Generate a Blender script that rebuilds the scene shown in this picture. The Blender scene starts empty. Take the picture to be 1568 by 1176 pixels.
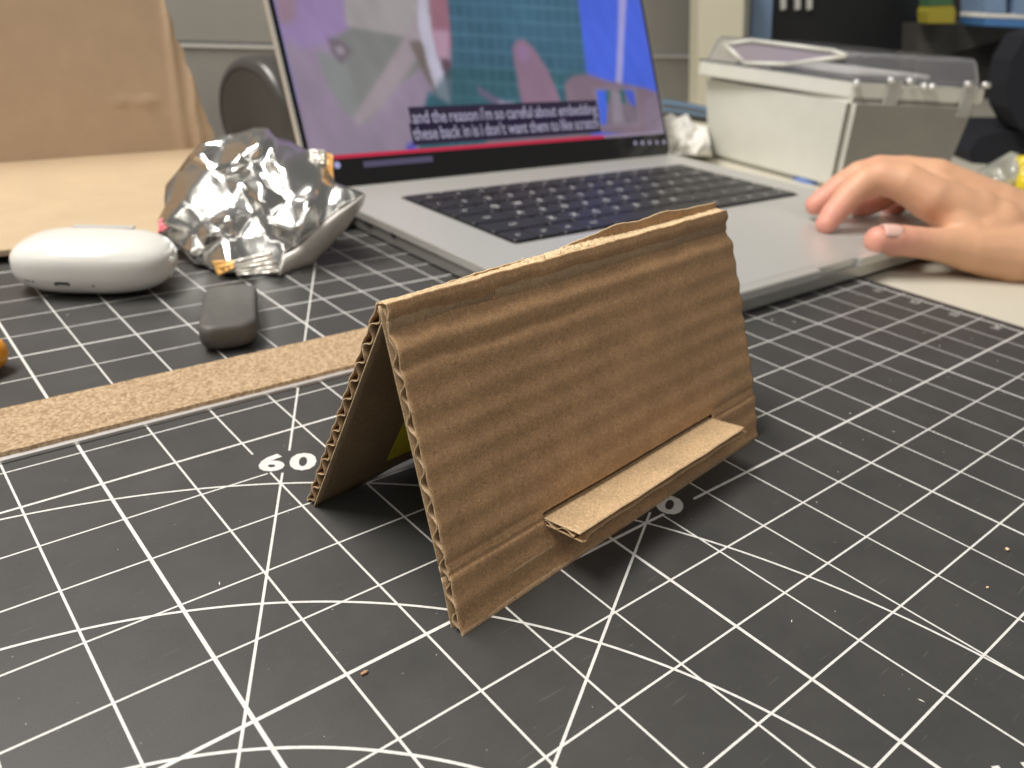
import bpy, bmesh, math, random
import numpy as np
from mathutils import Vector, Matrix, noise, geometry
# 1 Blender unit = one square of the cutting mat's grid, about 21 mm
random.seed(7); rng = np.random.default_rng(7)
S = bpy.context.scene
S.unit_settings.system = 'METRIC'; S.unit_settings.scale_length = 0.021
COL = S.collection
V = Vector
# ------------------------------------------------------------ camera
CW = V((-0.96033, -10.61329, 6.51003))
RX = V((0.76826935, -0.63682981, 0.06488452)); UP = V((0.23580543, 0.37578613, 0.89620343)); FW = V((0.59511176, 0.6732255, -0.4388729))
FPX = 1234.37
cam = bpy.data.cameras.new('camera'); co = bpy.data.objects.new('camera', cam); COL.objects.link(co)
m = Matrix.Identity(4)
for i in range(3): m[i][0] = RX[i]; m[i][1] = UP[i]; m[i][2] = -FW[i]; m[i][3] = CW[i]
co.matrix_world = m
cam.sensor_width = 36; cam.lens = FPX / 1568 * 36; cam.clip_start = 0.5; cam.clip_end = 600
cam.dof.use_dof = True; cam.dof.focus_distance = 9.6; cam.dof.aperture_fstop = 0.35
S.camera = co
def ray(u, v):
    return (RX * ((u - 784) / FPX) - UP * ((v - 588) / FPX) + FW)
def gz(u, v, z=0.0):
    d = ray(u, v); return CW + d * ((z - CW.z) / d.z)
def at(u, v, D):
    return CW + ray(u, v) * D
def onp(u, v, P, n):
    d = ray(u, v); return CW + d * ((P - CW).dot(n) / d.dot(n))
# ------------------------------------------------------------ light
S.view_settings.view_transform = 'Standard'; S.view_settings.look = 'None'; S.view_settings.exposure = 0; S.view_settings.gamma = 1
W = bpy.data.worlds.new('World'); S.world = W; W.use_nodes = True
W.node_tree.nodes['Background'].inputs[0].default_value = (1.0, 0.965, 0.91, 1); W.node_tree.nodes['Background'].inputs[1].default_value = 0.15
def area(name, loc, to, sx, sy, power, col):
    l = bpy.data.lights.new(name, 'AREA'); l.shape = 'RECTANGLE'; l.size = sx; l.size_y = sy; l.energy = power; l.color = col
    o = bpy.data.objects.new(name, l); COL.objects.link(o); o.location = loc
    o.rotation_euler = (V(to) - V(loc)).to_track_quat('-Z', 'Y').to_euler(); return o
area('ceiling_tube_or_fill', (-58, -6, 56), (5, 0, 0), 56, 9, 7000, (1.0, 0.93, 0.82))
area('ceiling_tube_or_fill', (-16, 19, 65), (5, 0, 0), 50, 18, 78000, (1.0, 0.95, 0.88))
area('ceiling_tube_or_fill', (-10, -52, 62), (5, 0, 0), 60, 8, 11000, (1.0, 0.95, 0.88))  # added front fill for the stand's front panel, shaped like another tube
# ------------------------------------------------------------ materials
MATS = {}
def nm(name):
    mt = bpy.data.materials.new(name); mt.use_nodes = True; MATS[name] = mt
    nt = mt.node_tree; return mt, nt, nt.nodes['Principled BSDF']
def N(nt, t, **k):
    n = nt.nodes.new(t)
    for a, b in k.items():
        if a in n.inputs: n.inputs[a].default_value = b
        else: setattr(n, a, b)
    return n
def simple(name, col, rough=0.5, metal=0.0, spec=0.5, nscale=0, namt=0.0, bump=0.0, bscale=None, stretch=(1, 1, 1), **k):
    mt, nt, b = nm(name)
    b.inputs['Base Color'].default_value = (*col, 1); b.inputs['Roughness'].default_value = rough
    b.inputs['Metallic'].default_value = metal; b.inputs['Specular IOR Level'].default_value = spec
    for a, v in k.items(): b.inputs[a.replace('_', ' ')].default_value = v
    if nscale or bump:
        tc = N(nt, 'ShaderNodeTexCoord'); mp = N(nt, 'ShaderNodeMapping'); mp.inputs['Scale'].default_value = stretch
        nt.links.new(tc.outputs['Object'], mp.inputs[0])
        if nscale:
            no = N(nt, 'ShaderNodeTexNoise', Scale=nscale, Detail=5.0, Roughness=0.65); nt.links.new(mp.outputs[0], no.inputs['Vector'])
            cr = N(nt, 'ShaderNodeValToRGB'); nt.links.new(no.outputs[0], cr.inputs[0])
            cr.color_ramp.elements[0].position = 0.3; cr.color_ramp.elements[1].position = 0.7
            cr.color_ramp.elements[0].color = (*[c * (1 - namt) for c in col], 1); cr.color_ramp.elements[1].color = (*[min(1, c * (1 + namt)) for c in col], 1)
            nt.links.new(cr.outputs[0], b.inputs['Base Color'])
        if bump:
            n2 = N(nt, 'ShaderNodeTexNoise', Scale=bscale or nscale, Detail=4.0); nt.links.new(mp.outputs[0], n2.inputs['Vector'])
            bp = N(nt, 'ShaderNodeBump', Strength=bump, Distance=0.02); nt.links.new(n2.outputs[0], bp.inputs['Height']); nt.links.new(bp.outputs[0], b.inputs['Normal'])
    return mt
def kraft(name, col, fleck=1.0):
    mt, nt, b = nm(name); L = nt.links.new
    tc = N(nt, 'ShaderNodeTexCoord')
    big = N(nt, 'ShaderNodeTexNoise', Scale=1.6, Detail=6.0, Roughness=0.6); L(tc.outputs['Object'], big.inputs['Vector'])
    fib = N(nt, 'ShaderNodeTexNoise', Scale=26.0, Detail=6.0, Roughness=0.8, Distortion=1.4); L(tc.outputs['Object'], fib.inputs['Vector'])
    fine = N(nt, 'ShaderNodeTexNoise', Scale=75.0, Detail=3.0, Roughness=0.7, Distortion=2.5); L(tc.outputs['Object'], fine.inputs['Vector'])
    r1 = N(nt, 'ShaderNodeValToRGB'); L(big.outputs[0], r1.inputs[0])
    r1.color_ramp.elements[0].position = .3; r1.color_ramp.elements[1].position = .7
    r1.color_ramp.elements[0].color = (*[c * .86 for c in col], 1); r1.color_ramp.elements[1].color = (*[c * 1.1 for c in col], 1)
    r2 = N(nt, 'ShaderNodeValToRGB'); L(fib.outputs[0], r2.inputs[0])
    r2.color_ramp.elements[0].position = .32; r2.color_ramp.elements[1].position = .68
    r2.color_ramp.elements[0].color = (.5, .48, .45, 1); r2.color_ramp.elements[1].color = (1.5, 1.5, 1.5, 1)
    r3 = N(nt, 'ShaderNodeValToRGB'); L(fine.outputs[0], r3.inputs[0])
    r3.color_ramp.elements[0].position = .62; r3.color_ramp.elements[1].position = .78
    r3.color_ramp.elements[0].color = (1, 1, 1, 1); r3.color_ramp.elements[1].color = (1 + .65 * fleck, 1 + .65 * fleck, 1 + .6 * fleck, 1)
    m1 = N(nt, 'ShaderNodeMixRGB', blend_type='MULTIPLY'); m1.inputs[0].default_value = 1; L(r1.outputs[0], m1.inputs[1]); L(r2.outputs[0], m1.inputs[2])
    m2 = N(nt, 'ShaderNodeMixRGB', blend_type='MULTIPLY'); m2.inputs[0].default_value = 1; L(m1.outputs[0], m2.inputs[1]); L(r3.outputs[0], m2.inputs[2])
    L(m2.outputs[0], b.inputs['Base Color']); b.inputs['Roughness'].default_value = .55; b.inputs['Specular IOR Level'].default_value = .5
    bp = N(nt, 'ShaderNodeBump', Strength=.35, Distance=.012); L(fib.outputs[0], bp.inputs['Height'])
    bp2 = N(nt, 'ShaderNodeBump', Strength=.25, Distance=.006); L(fine.outputs[0], bp2.inputs['Height']); L(bp.outputs[0], bp2.inputs['Normal'])
    L(bp2.outputs[0], b.inputs['Normal']); return mt
KRAFT = kraft('kraft_outer', (.45, .272, .140)); KIN = kraft('kraft_inner', (.42, .285, .165), .5); KCUT = kraft('kraft_cut_edge', (.58, .44, .27), .4)
KDARK = kraft('kraft_inside_shaded', (.26, .18, .10), .4)  # shade inside the tent put into a darker kraft for the back panel
KTORN = kraft('kraft_torn', (.72, .55, .34), .4); KBOX = simple('kraft_box', (.56, .42, .30), .75, nscale=.9, namt=.06, bump=.1, bscale=3); KFLAP = simple('kraft_flap', (.50, .38, .245), .75, nscale=.9, namt=.05, bump=.1, bscale=3); KLEDGE = kraft('kraft_ledge', (.62, .44, .26), .25)
def mat_surface():
    mt, nt, b = nm('mat_pvc'); L = nt.links.new
    tc = N(nt, 'ShaderNodeTexCoord')
    a = N(nt, 'ShaderNodeTexNoise', Scale=.9, Detail=7.0, Roughness=.62); L(tc.outputs['Object'], a.inputs['Vector'])
    r = N(nt, 'ShaderNodeValToRGB'); L(a.outputs[0], r.inputs[0]); r.color_ramp.elements[0].position = .3; r.color_ramp.elements[1].position = .75
    r.color_ramp.elements[0].color = (.042, .042, .0415, 1); r.color_ramp.elements[1].color = (.057, .0565, .055, 1)
    # pale scuffs, long and thin, in two directions, broken up by a mask
    prev = r.outputs[0]
    for ang, sc, thr, s1, s2 in ((.5, 1.0, .70, 1.1, 16), (-.9, .7, .72, .8, 22), (1.3, 1.3, .73, 1.4, 14)):
        mp = N(nt, 'ShaderNodeMapping'); mp.inputs['Rotation'].default_value = (0, 0, ang); mp.inputs['Scale'].default_value = (s1 * sc, s2 * sc, 1); mp.inputs['Location'].default_value = (ang * 7, 3, 0)
        L(tc.outputs['Object'], mp.inputs[0])
        n1 = N(nt, 'ShaderNodeTexNoise', Scale=1.6, Detail=2.0); L(mp.outputs[0], n1.inputs['Vector'])
        rr = N(nt, 'ShaderNodeValToRGB'); L(n1.outputs[0], rr.inputs[0]); rr.color_ramp.elements[0].position = thr; rr.color_ramp.elements[1].position = thr + .03
        rr.color_ramp.elements[0].color = (0, 0, 0, 1); rr.color_ramp.elements[1].color = (.35, .35, .35, 1)
        mx = N(nt, 'ShaderNodeMixRGB', blend_type='MIX'); L(rr.outputs[0], mx.inputs[0]); L(prev, mx.inputs[1]); mx.inputs[2].default_value = (.12, .12, .115, 1); prev = mx.outputs[0]
    sp = N(nt, 'ShaderNodeTexVoronoi', Scale=3.1); L(tc.outputs['Object'], sp.inputs['Vector'])
    rs = N(nt, 'ShaderNodeValToRGB'); L(sp.outputs['Distance'], rs.inputs[0]); rs.color_ramp.elements[0].position = .018; rs.color_ramp.elements[1].position = .04
    rs.color_ramp.elements[0].color = (.6, .6, .6, 1); rs.color_ramp.elements[1].color = (0, 0, 0, 1)
    mx = N(nt, 'ShaderNodeMixRGB'); L(rs.outputs[0], mx.inputs[0]); L(prev, mx.inputs[1]); mx.inputs[2].default_value = (.28, .26, .22, 1)
    L(mx.outputs[0], b.inputs['Base Color'])
    rg = N(nt, 'ShaderNodeMapRange'); L(a.outputs[0], rg.inputs[0]); rg.inputs[3].default_value = .42; rg.inputs[4].default_value = .58; L(rg.outputs[0], b.inputs['Roughness'])
    b.inputs['Specular IOR Level'].default_value = .5
    g = N(nt, 'ShaderNodeTexNoise', Scale=60.0, Detail=3.0); L(tc.outputs['Object'], g.inputs['Vector'])
    bp = N(nt, 'ShaderNodeBump', Strength=.25, Distance=.008); L(g.outputs[0], bp.inputs['Height']); L(bp.outputs[0], b.inputs['Normal'])
    return mt
MPVC = mat_surface()
MLINE = simple('mat_print_white', (.68, .68, .66), .5, nscale=14, namt=.14, spec=.5)
MEDGE = simple('mat_edge_grey', (.06, .06, .058), .6)
STEEL = simple('brushed_steel', (.80, .80, .80), .35, .6, bump=.1, bscale=30, stretch=(1, 20, 1))
def cork():
    mt, nt, b = nm('cork'); L = nt.links.new; tc = N(nt, 'ShaderNodeTexCoord')
    v = N(nt, 'ShaderNodeTexVoronoi', Scale=24.0); L(tc.outputs['Object'], v.inputs['Vector'])
    n = N(nt, 'ShaderNodeTexNoise', Scale=30.0, Detail=5.0, Roughness=.7); L(tc.outputs['Object'], n.inputs['Vector'])
    bw = N(nt, 'ShaderNodeSeparateColor'); L(v.outputs['Color'], bw.inputs[0])
    ad = N(nt, 'ShaderNodeMath', operation='ADD'); L(bw.outputs[0], ad.inputs[0]); L(n.outputs[0], ad.inputs[1])
    r = N(nt, 'ShaderNodeValToRGB'); ml = N(nt, 'ShaderNodeMath', operation='MULTIPLY'); ml.inputs[1].default_value = .55; L(ad.outputs[0], ml.inputs[0]); L(ml.outputs[0], r.inputs[0])
    e = r.color_ramp.elements; e[0].position = .12; e[0].color = (.20, .115, .06, 1); e[1].position = .8; e[1].color = (.56, .42, .27, 1)
    k = r.color_ramp.elements.new(.4); k.color = (.37, .25, .145, 1)
    L(r.outputs[0], b.inputs['Base Color']); b.inputs['Roughness'].default_value = .9
    bp = N(nt, 'ShaderNodeBump', Strength=.6, Distance=.03); L(ad.outputs[0], bp.inputs['Height']); L(bp.outputs[0], b.inputs['Normal']); return mt
CORK = cork()
WPL = simple('white_gloss_plastic', (.72, .72, .69), .16, spec=.5, Subsurface_Weight=.15)
DHOLE = simple('dark_hole', (.02, .02, .02), .6)
SEAM = simple('grey_seam', (.50, .50, .48), .3)
RUB = simple('dark_grey_rubber', (.085, .083, .076), .55, nscale=5, namt=.12, bump=.08, bscale=20)
ORANGE = simple('orange_plastic', (.86, .36, .02), .3)
ALU = simple('aluminium_silver', (.66, .66, .63), .38, .55, bump=.02, bscale=180)
ALUD = simple('aluminium_side', (.42, .42, .40), .35, .7)
KEYM = simple('black_key', (.022, .022, .026), .38, spec=.6)
WELL = simple('black_keyboard_well', (.012, .012, .014), .45)
LEG = simple('key_legend_white', (.55, .55, .55), .5)
BEZ = simple('black_bezel_glass', (.012, .012, .013), .1)
TPAD = simple('trackpad_glass', (.56, .56, .54), .3, .35)
FOIL = simple('foil_silver', (.80, .80, .78), .21, 1.0, bump=.35, bscale=1.6)
FOILB = simple('wrapper_outside_grey', (.52, .50, .47), .35, .15, nscale=1.2, namt=.12, bump=.3, bscale=1.0)
FOILS = simple('wrapper_seal_silver', (.85, .83, .78), .25, .7)
GOLD = simple('wrapper_orange_print', (.72, .40, .12), .35, .2)
PINK = simple('wrapper_pink_print', (.80, .22, .26), .4)
BIN = simple('storage_bin_off_white', (.66, .66, .60), .35, nscale=.5, namt=.05)
BIN_SHADE = simple('storage_bin_shaded_face', (.27, .26, .235), .35, nscale=.5, namt=.08)  # darker copy of the bin colour, painting the shade on its right face
CLEAR = simple('clear_lid_plastic', (.93, .93, .96), .06, Transmission_Weight=.93, IOR=1.2)
CLEARG = simple('clear_latch_plastic', (.8, .8, .76), .08, Transmission_Weight=.6, IOR=1.3)
WALLM = simple('wall_panel_grey', (.40, .385, .35), .6, nscale=.25, namt=.04)
GROOVE = simple('groove_light_trim', (.80, .78, .72), .5)
DESK = simple('desk_cream', (.62, .59, .50), .42, nscale=.4, namt=.03)
SPK = simple('dark_grey_gloss', (.06, .058, .054), .28)
SPK2 = simple('dark_grey_cap', (.06, .052, .045), .7)
PAPER = simple('white_tissue', (.85, .84, .79), .8, nscale=1.5, namt=.08, bump=.5, bscale=1.2)
CREAM = simple('cream_post', (.60, .57, .45), .5); YELD = simple('muted_yellow_plastic', (.34, .29, .04), .4); GREEND = simple('muted_green_label', (.05, .13, .06), .5); DGLASS = simple('dark_monitor_glass', (.012, .013, .015), .3)
BLUEG = simple('pale_blue_panel', (.22, .32, .50), .4); DSHELF = simple('dark_grey_shelf', (.055, .053, .05), .6)
YEL = simple('yellow_print', (.80, .62, .02), .3); GREEN = simple('green_label', (.10, .30, .12), .4); NAVY = simple('navy_fabric', (.009, .010, .017), .8)
BROWN = simple('dark_brown_bag', (.03, .018, .014), .7); BLUE = simple('blue_plastic', (.16, .25, .55), .4); BLUEW = simple('bright_blue_card', (.08, .22, .50), .5)
CELLO = simple('crinkled_cellophane', (.55, .55, .48), .2, .25, bump=.8, bscale=1.5)
CABLE = simple('black_cable', (.03, .03, .03), .5); CABLEB = simple('blue_grey_cable', (.07, .14, .22), .5)
YST = simple('yellow_sticker', (.70, .62, .03), .5)
CRUMB = simple('cardboard_crumb_tan', (.55, .33, .18), .8)
# ------------------------------------------------------------ mesh helpers
def link(name, me, mats, parent=None, smooth=False):
    o = bpy.data.objects.new(name, me); COL.objects.link(o)
    for q in (mats if isinstance(mats, (list, tuple)) else [mats]): me.materials.append(q)
    if parent is not None: o.parent = parent
    if smooth:
        for p in me.polygons: p.use_smooth = True
    return o
def mesh(name, vs, fs, mats, parent=None, smooth=False, fm=None):
    me = bpy.data.meshes.new(name); me.from_pydata([tuple(v) for v in vs], [], fs)
    if fm: me.polygons.foreach_set('material_index', fm)
    me.update(); return link(name, me, mats, parent, smooth)
def from_bm(name, bm, mats, parent=None, smooth=False):
    me = bpy.data.meshes.new(name); bmesh.ops.recalc_face_normals(bm, faces=bm.faces); bm.to_mesh(me); bm.free(); return link(name, me, mats, parent, smooth)
def tag(o, label, cat, group=None, kind=None):
    if label: o['label'] = label
    if cat: o['category'] = cat
    if group: o['group'] = group
    if kind: o['kind'] = kind
    return o
def thing(name, label, cat, loc=(0, 0, 0), group=None):
    o = bpy.data.objects.new(name, None); COL.objects.link(o); o.empty_display_size = .2; o.location = loc; return tag(o, label, cat, group)
def fix(root):      # children were built in world coordinates: keep them there
    inv = Matrix.Translation(-root.location)
    for c in root.children: c.matrix_parent_inverse = inv
def prism(bm, pts, ext):
    a = [bm.verts.new(p) for p in pts]; b = [bm.verts.new(V(p) + V(ext)) for p in pts]; n = len(a)
    bm.faces.new(a); bm.faces.new(b[::-1])
    for i in range(n): bm.faces.new((a[i], b[i], b[(i + 1) % n], a[(i + 1) % n]))
def prism_obj(name, pts, ext, mt, parent=None, bevel=0.0, smooth=False):
    bm = bmesh.new(); prism(bm, pts, ext)
    bmesh.ops.recalc_face_normals(bm, faces=bm.faces)
    if bevel: bmesh.ops.bevel(bm, geom=bm.edges[:], offset=bevel, segments=2, affect='EDGES', clamp_overlap=True)
    return from_bm(name, bm, mt, parent, smooth)
def rrect(x0, x1, y0, y1, r, z=0, seg=8):
    p = []
    for cx, cy, a0 in ((x1 - r, y1 - r, 0), (x0 + r, y1 - r, 90), (x0 + r, y0 + r, 180), (x1 - r, y0 + r, 270)):
        for k in range(seg + 1):
            a = math.radians(a0 + 90 * k / seg); p.append((cx + r * math.cos(a), cy + r * math.sin(a), z))
    return p
def box8(name, c, mt, parent=None, bevel=.0):      # c: 4 bottom corners, 4 top corners
    bm = bmesh.new(); v = [bm.verts.new(p) for p in c]
    for f in ((3, 2, 1, 0), (4, 5, 6, 7), (0, 1, 5, 4), (1, 2, 6, 5), (2, 3, 7, 6), (3, 0, 4, 7)): bm.faces.new([v[i] for i in f])
    bmesh.ops.recalc_face_normals(bm, faces=bm.faces)
    if bevel: bmesh.ops.bevel(bm, geom=bm.edges[:], offset=bevel, segments=3, affect='EDGES', clamp_overlap=True)
    return from_bm(name, bm, mt, parent)
def cyl(bm, a, b, r0, r1=None, seg=20):
    a, b = V(a), V(b); r1 = r0 if r1 is None else r1; q = (b - a).to_track_quat('Z', 'Y'); L = (b - a).length
    M = Matrix.Translation((a + b) / 2) @ q.to_matrix().to_4x4()
    bmesh.ops.create_cone(bm, cap_ends=True, segments=seg, radius1=r0, radius2=r1, depth=L, matrix=M)
def tube(name, pts, r, mt, parent=None, seg=8):
    cu = bpy.data.curves.new(name, 'CURVE'); cu.dimensions = '3D'; sp = cu.splines.new('NURBS'); sp.points.add(len(pts) - 1)
    for q, p in zip(sp.points, pts): q.co = (*p, 1)
    sp.use_endpoint_u = True; sp.order_u = 4; cu.bevel_depth = r; cu.bevel_resolution = 3; cu.resolution_u = 8
    tmp = bpy.data.objects.new('tmp', cu); me = bpy.data.meshes.new_from_object(tmp); bpy.data.objects.remove(tmp)
    return link(name, me, mt, parent, True)
def text_mesh(txt, size=1.0, bold=0.0, ext=0.0):
    cu = bpy.data.curves.new('t', 'FONT'); cu.body = txt; cu.size = size; cu.offset = bold; cu.extrude = ext; cu.align_x = 'CENTER'; cu.align_y = 'CENTER'; cu.resolution_u = 3
    tmp = bpy.data.objects.new('tmp', cu); me = bpy.data.meshes.new_from_object(tmp); bpy.data.objects.remove(tmp); return me
def fbm(p, o=4, s=1.0):
    return noise.fractal(V(p) * s, 1.0, 2.0, o)
# ------------------------------------------------------------ setting
dA, dB = gz(300, 218, -.15), gz(1060, 153, -.15); dd = (dB - dA).normalized(); dA = dA - dd * 60; dB = dB + dd * 60
desk = prism_obj('desk_surface', [(dA.x, -40, -.75), (dB.x, -40, -.75), (dB.x, dB.y, -.75), (dA.x, dA.y, -.75)], (0, 0, .6), DESK); desk['kind'] = 'structure'
wa, wb = gz(350, 70, 3.0), gz(1040, 86, 3.0); wd = (wb - wa).normalized(); wn = V((wd.y, -wd.x, 0))
if wn.dot(CW - wa) < 0: wn = -wn
wL = wa - wd * 45; wR = onp(1078, 120, wa, wn); wR.z = 0; wL.z = 0
wall = thing('partition_wall', 'plain grey panelled wall with one thin horizontal groove at the back of the desk', 'wall', (wL.x, wL.y, -.15))
for z0, z1 in ((-34, 2.93), (3.20, 14)):
    prism_obj('wall_panel', [wL + V((0, 0, z0)), wR + V((0, 0, z0)), wR + V((0, 0, z1)), wL + V((0, 0, z1))], -wn * 1.0, WALLM, wall, .03)
prism_obj('groove_strip', [wL + wn * .1 + V((0, 0, 2.90)), wR + wn * .1 + V((0, 0, 2.90)), wR + wn * .1 + V((0, 0, 3.03)), wL + wn * .1 + V((0, 0, 3.03))], -wn * .5, GROOVE, wall)
fix(wall)
# ------------------------------------------------------------ cutting mat
mat = thing('cutting_mat', 'large dark grey self-healing cutting mat printed with a white grid, arcs and angle lines', 'cutting mat', (0, 0, -.15))
prism_obj('mat_sheet', rrect(-30, 20.42, -26, 11.2, .5, -.15), (0, 0, .15), [MPVC], mat)
lv, lf = [], []
def quad(a, b, w, z=.0035):
    a, b = V((a[0], a[1])), V((b[0], b[1])); d = (b - a).normalized(); n = V((-d.y, d.x)) * w / 2; k = len(lv)
    for q in (a + n, a - n, b - n, b + n): lv.append((q.x, q.y, z))
    lf.append((k, k + 1, k + 2, k + 3))
PC = V((-2, -10)); NUMS = [(60, V((3.33, -.87))), (30, PC + 10.59 * V((math.cos(math.pi / 6), .5)))]
def clear(x, y):
    for ang, c in NUMS:
        a = math.radians(ang - 90); dx, dy = x - c.x, y - c.y
        if abs(dx * math.cos(a) + dy * math.sin(a)) < .50 and abs(-dx * math.sin(a) + dy * math.cos(a)) < .31: return False
    return True
def line(a, b, w, z):
    a, b = V(a), V(b); n = max(2, int((b - a).length / .06)); run = None
    for i in range(n + 1):
        p = a.lerp(b, i / n); ok = clear(p.x, p.y)
        if ok and run is None: run = p
        if (not ok or i == n) and run is not None:
            if (p - run).length > .05: quad(run, p, w, z)
            run = None
for x in range(-29, 21): line((x, -25.5), (x, 10.6), .045 if (x - 1) % 5 == 0 else .029, .003)
for k in range(-10, 26): line((-29.5, -k), (20, -k), .044 if k % 5 == 0 else .027, .0034)
for a in (30, 60):
    e = V((math.cos(math.radians(a)), math.sin(math.radians(a)))); line(PC, PC + e * 10.28, .033, .0038)
line(NUMS[0][1] + V((.5, .866)) * .33, PC + V((.5, .866)) * 23.2, .033, .0038)
for r in (5.5, 7.5, 10.0):
    n = 240; P = [PC + r * V((math.cos(2 * math.pi * i / n), math.sin(2 * math.pi * i / n))) for i in range(n + 1)]; w = .034; k = len(lv)
    for i in range(n + 1):
        d = (P[i] - PC).normalized(); a, b = PC + d * (r + w / 2), PC + d * (r - w / 2); lv += [(a.x, a.y, .0042), (b.x, b.y, .0042)]
    for i in range(n):
        mid = PC + (P[i] - PC)
        if clear(mid.x, mid.y): lf.append((k + 2 * i, k + 2 * i + 1, k + 2 * i + 3, k + 2 * i + 2))
for i in range(0, 310):          # ruler ticks down the right-hand border
    y = 5 - i * .1; L = .22 if i % 10 == 0 else (.16 if i % 5 == 0 else .09); quad((20, y), (20 + L, y), .014 if i % 5 else .022, .0038)
quad((20.0, -25.5), (20.0, 10.6), .05, .0045)
mesh('printed_lines', lv, lf, MLINE, mat)
def number(txt, c, ang, h, wx=1.0, bold=.02):
    ca, sa = math.cos(ang), math.sin(ang); adv = .52 * h / .69 * wx
    for q_, chr_ in enumerate(txt):
        me = text_mesh(chr_, 1.0, bold); ys = [v.co.y for v in me.vertices]; xs = [v.co.x for v in me.vertices]; hh = max(ys) - min(ys); mx = (max(xs) + min(xs)) / 2; my = (max(ys) + min(ys)) / 2; s = h / hh
        for v in me.vertices:
            x = (v.co.x - mx) * s * wx + (q_ - (len(txt) - 1) / 2) * adv; y = (v.co.y - my) * s; v.co = (c[0] + ca * x - sa * y, c[1] + sa * x + ca * y, .0048)
        link('printed_digit', me, MLINE, mat)
for ang, c in NUMS: number(str(ang), c, math.radians(ang - 90), .49, 1.2, .04)
for k in range(0, 9): number(str(k + 10), (19.72, -k - .5), 0, .2, 1.0, .01)
number('11', (6.53, -9.97), math.radians(-29), .4, 1.1, .02)
fix(mat)
# ------------------------------------------------------------ corrugated board stand
d = V((math.cos(.12115), math.sin(.12115), 0)); th = .35927
nh = V((-d.y, d.x, 0)); u = nh * math.sin(th) + V((0, 0, 1)) * math.cos(th); n = d.cross(u)
P0 = V((3.3077, -5.2827, 0)); WID, LEN, TH, LAM = 6.87, 3.80, .15, .327
def sheet(name, f, s0, s1, t0, t1, ns, nt_, thick, nrm, mats, parent, top=None, bot=None, right=None, ph=0):
    """a thin sheet f(s,t) given a thickness along -nrm; rim faces take the second material"""
    vs, fs, fm = [], [], []
    for side in (0, 1):
        for j in range(nt_ + 1):
            for i in range(ns + 1):
                s = s0 + (s1 - s0) * i / ns; ta = t0 + (bot(s) if bot else 0); tb = t1 + (top(s) if top else 0); t = ta + (tb - ta) * j / nt_
                if right: s = s + right(t) * max(0, (i / ns - .9) * 10)
                vs.append(f(s, t) - nrm * (thick * side))
    A = (ns + 1) * (nt_ + 1); I = lambda i, j, k: k * A + j * (ns + 1) + i
    for j in range(nt_):
        for i in range(ns):
            fs.append((I(i, j, 0), I(i + 1, j, 0), I(i + 1, j + 1, 0), I(i, j + 1, 0))); fm.append(0)
            fs.append((I(i, j, 1), I(i, j + 1, 1), I(i + 1, j + 1, 1), I(i + 1, j, 1))); fm.append(0)
    for i in range(ns):
        fs.append((I(i, 0, 0), I(i, 0, 1), I(i + 1, 0, 1), I(i + 1, 0, 0))); fs.append((I(i, nt_, 0), I(i + 1, nt_, 0), I(i + 1, nt_, 1), I(i, nt_, 1))); fm += [1, 1]
    for j in range(nt_):
        fs.append((I(0, j, 0), I(0, j + 1, 0), I(0, j + 1, 1), I(0, j, 1))); fs.append((I(ns, j, 0), I(ns, j, 1), I(ns, j + 1, 1), I(ns, j + 1, 0))); fm += [1, 1]
    return mesh(name, vs, fs, mats, parent, True, fm)
def flute(name, O, d_, u_, n_, W_, L_, TH_, mats, parent, ph=0.0, seed=0, crush=None, jitter=.012):
    nt_ = int(L_ / LAM * 18); vs, fs, fm = [], [], []; ss = [0, .05, W_ * .5, W_]
    def off(s, t):
        w = math.sin(2 * math.pi * t / LAM + ph + .9 * noise.noise(V((t * .9 + seed, s * .15, seed)))); w = math.copysign(abs(w) ** .8, w)
        a = (TH_ / 2 - .022) * (1 if not crush else crush(t)); return -TH_ / 2 + a * w + jitter * noise.noise(V((t * 3, s * 2, seed + 5)))
    for side in (0, 1):
        for j in range(nt_ + 1):
            t = .01 + (L_ - .02) * j / nt_
            for s in ss:
                s_ = s + (.02 * noise.noise(V((t * 9, seed, 0))) - .004 if s == 0 else 0)
                vs.append(O + d_ * s_ + u_ * t + n_ * (off(s, t) + (.008 if side == 0 else -.008)))
    m_ = len(ss); A = m_ * (nt_ + 1); I = lambda i, j, k: k * A + j * m_ + i
    for j in range(nt_):
        for i in range(m_ - 1):
            fs += [(I(i, j, 0), I(i + 1, j, 0), I(i + 1, j + 1, 0), I(i, j + 1, 0)), (I(i, j, 1), I(i, j + 1, 1), I(i + 1, j + 1, 1), I(i + 1, j, 1))]; fm += [0, 0]
        fs += [(I(0, j, 0), I(0, j + 1, 0), I(0, j + 1, 1), I(0, j, 1)), (I(m_ - 1, j, 0), I(m_ - 1, j, 1), I(m_ - 1, j + 1, 1), I(m_ - 1, j + 1, 0))]; fm += [1, 1]
    return mesh(name, vs, fs, mats, parent, True, fm)
def sm(x, a, b):
    x = max(0, min(1, (x - a) / (b - a))); return x * x * (3 - 2 * x)
def gauss(x, c, w): return math.exp(-((x - c) / w) ** 2)
stand = thing('phone_stand', 'small tent-shaped phone stand cut from brown corrugated cardboard with a cut-out ledge', 'phone stand', (6.5, -3.8, 0))
PH1 = 1.2
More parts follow.
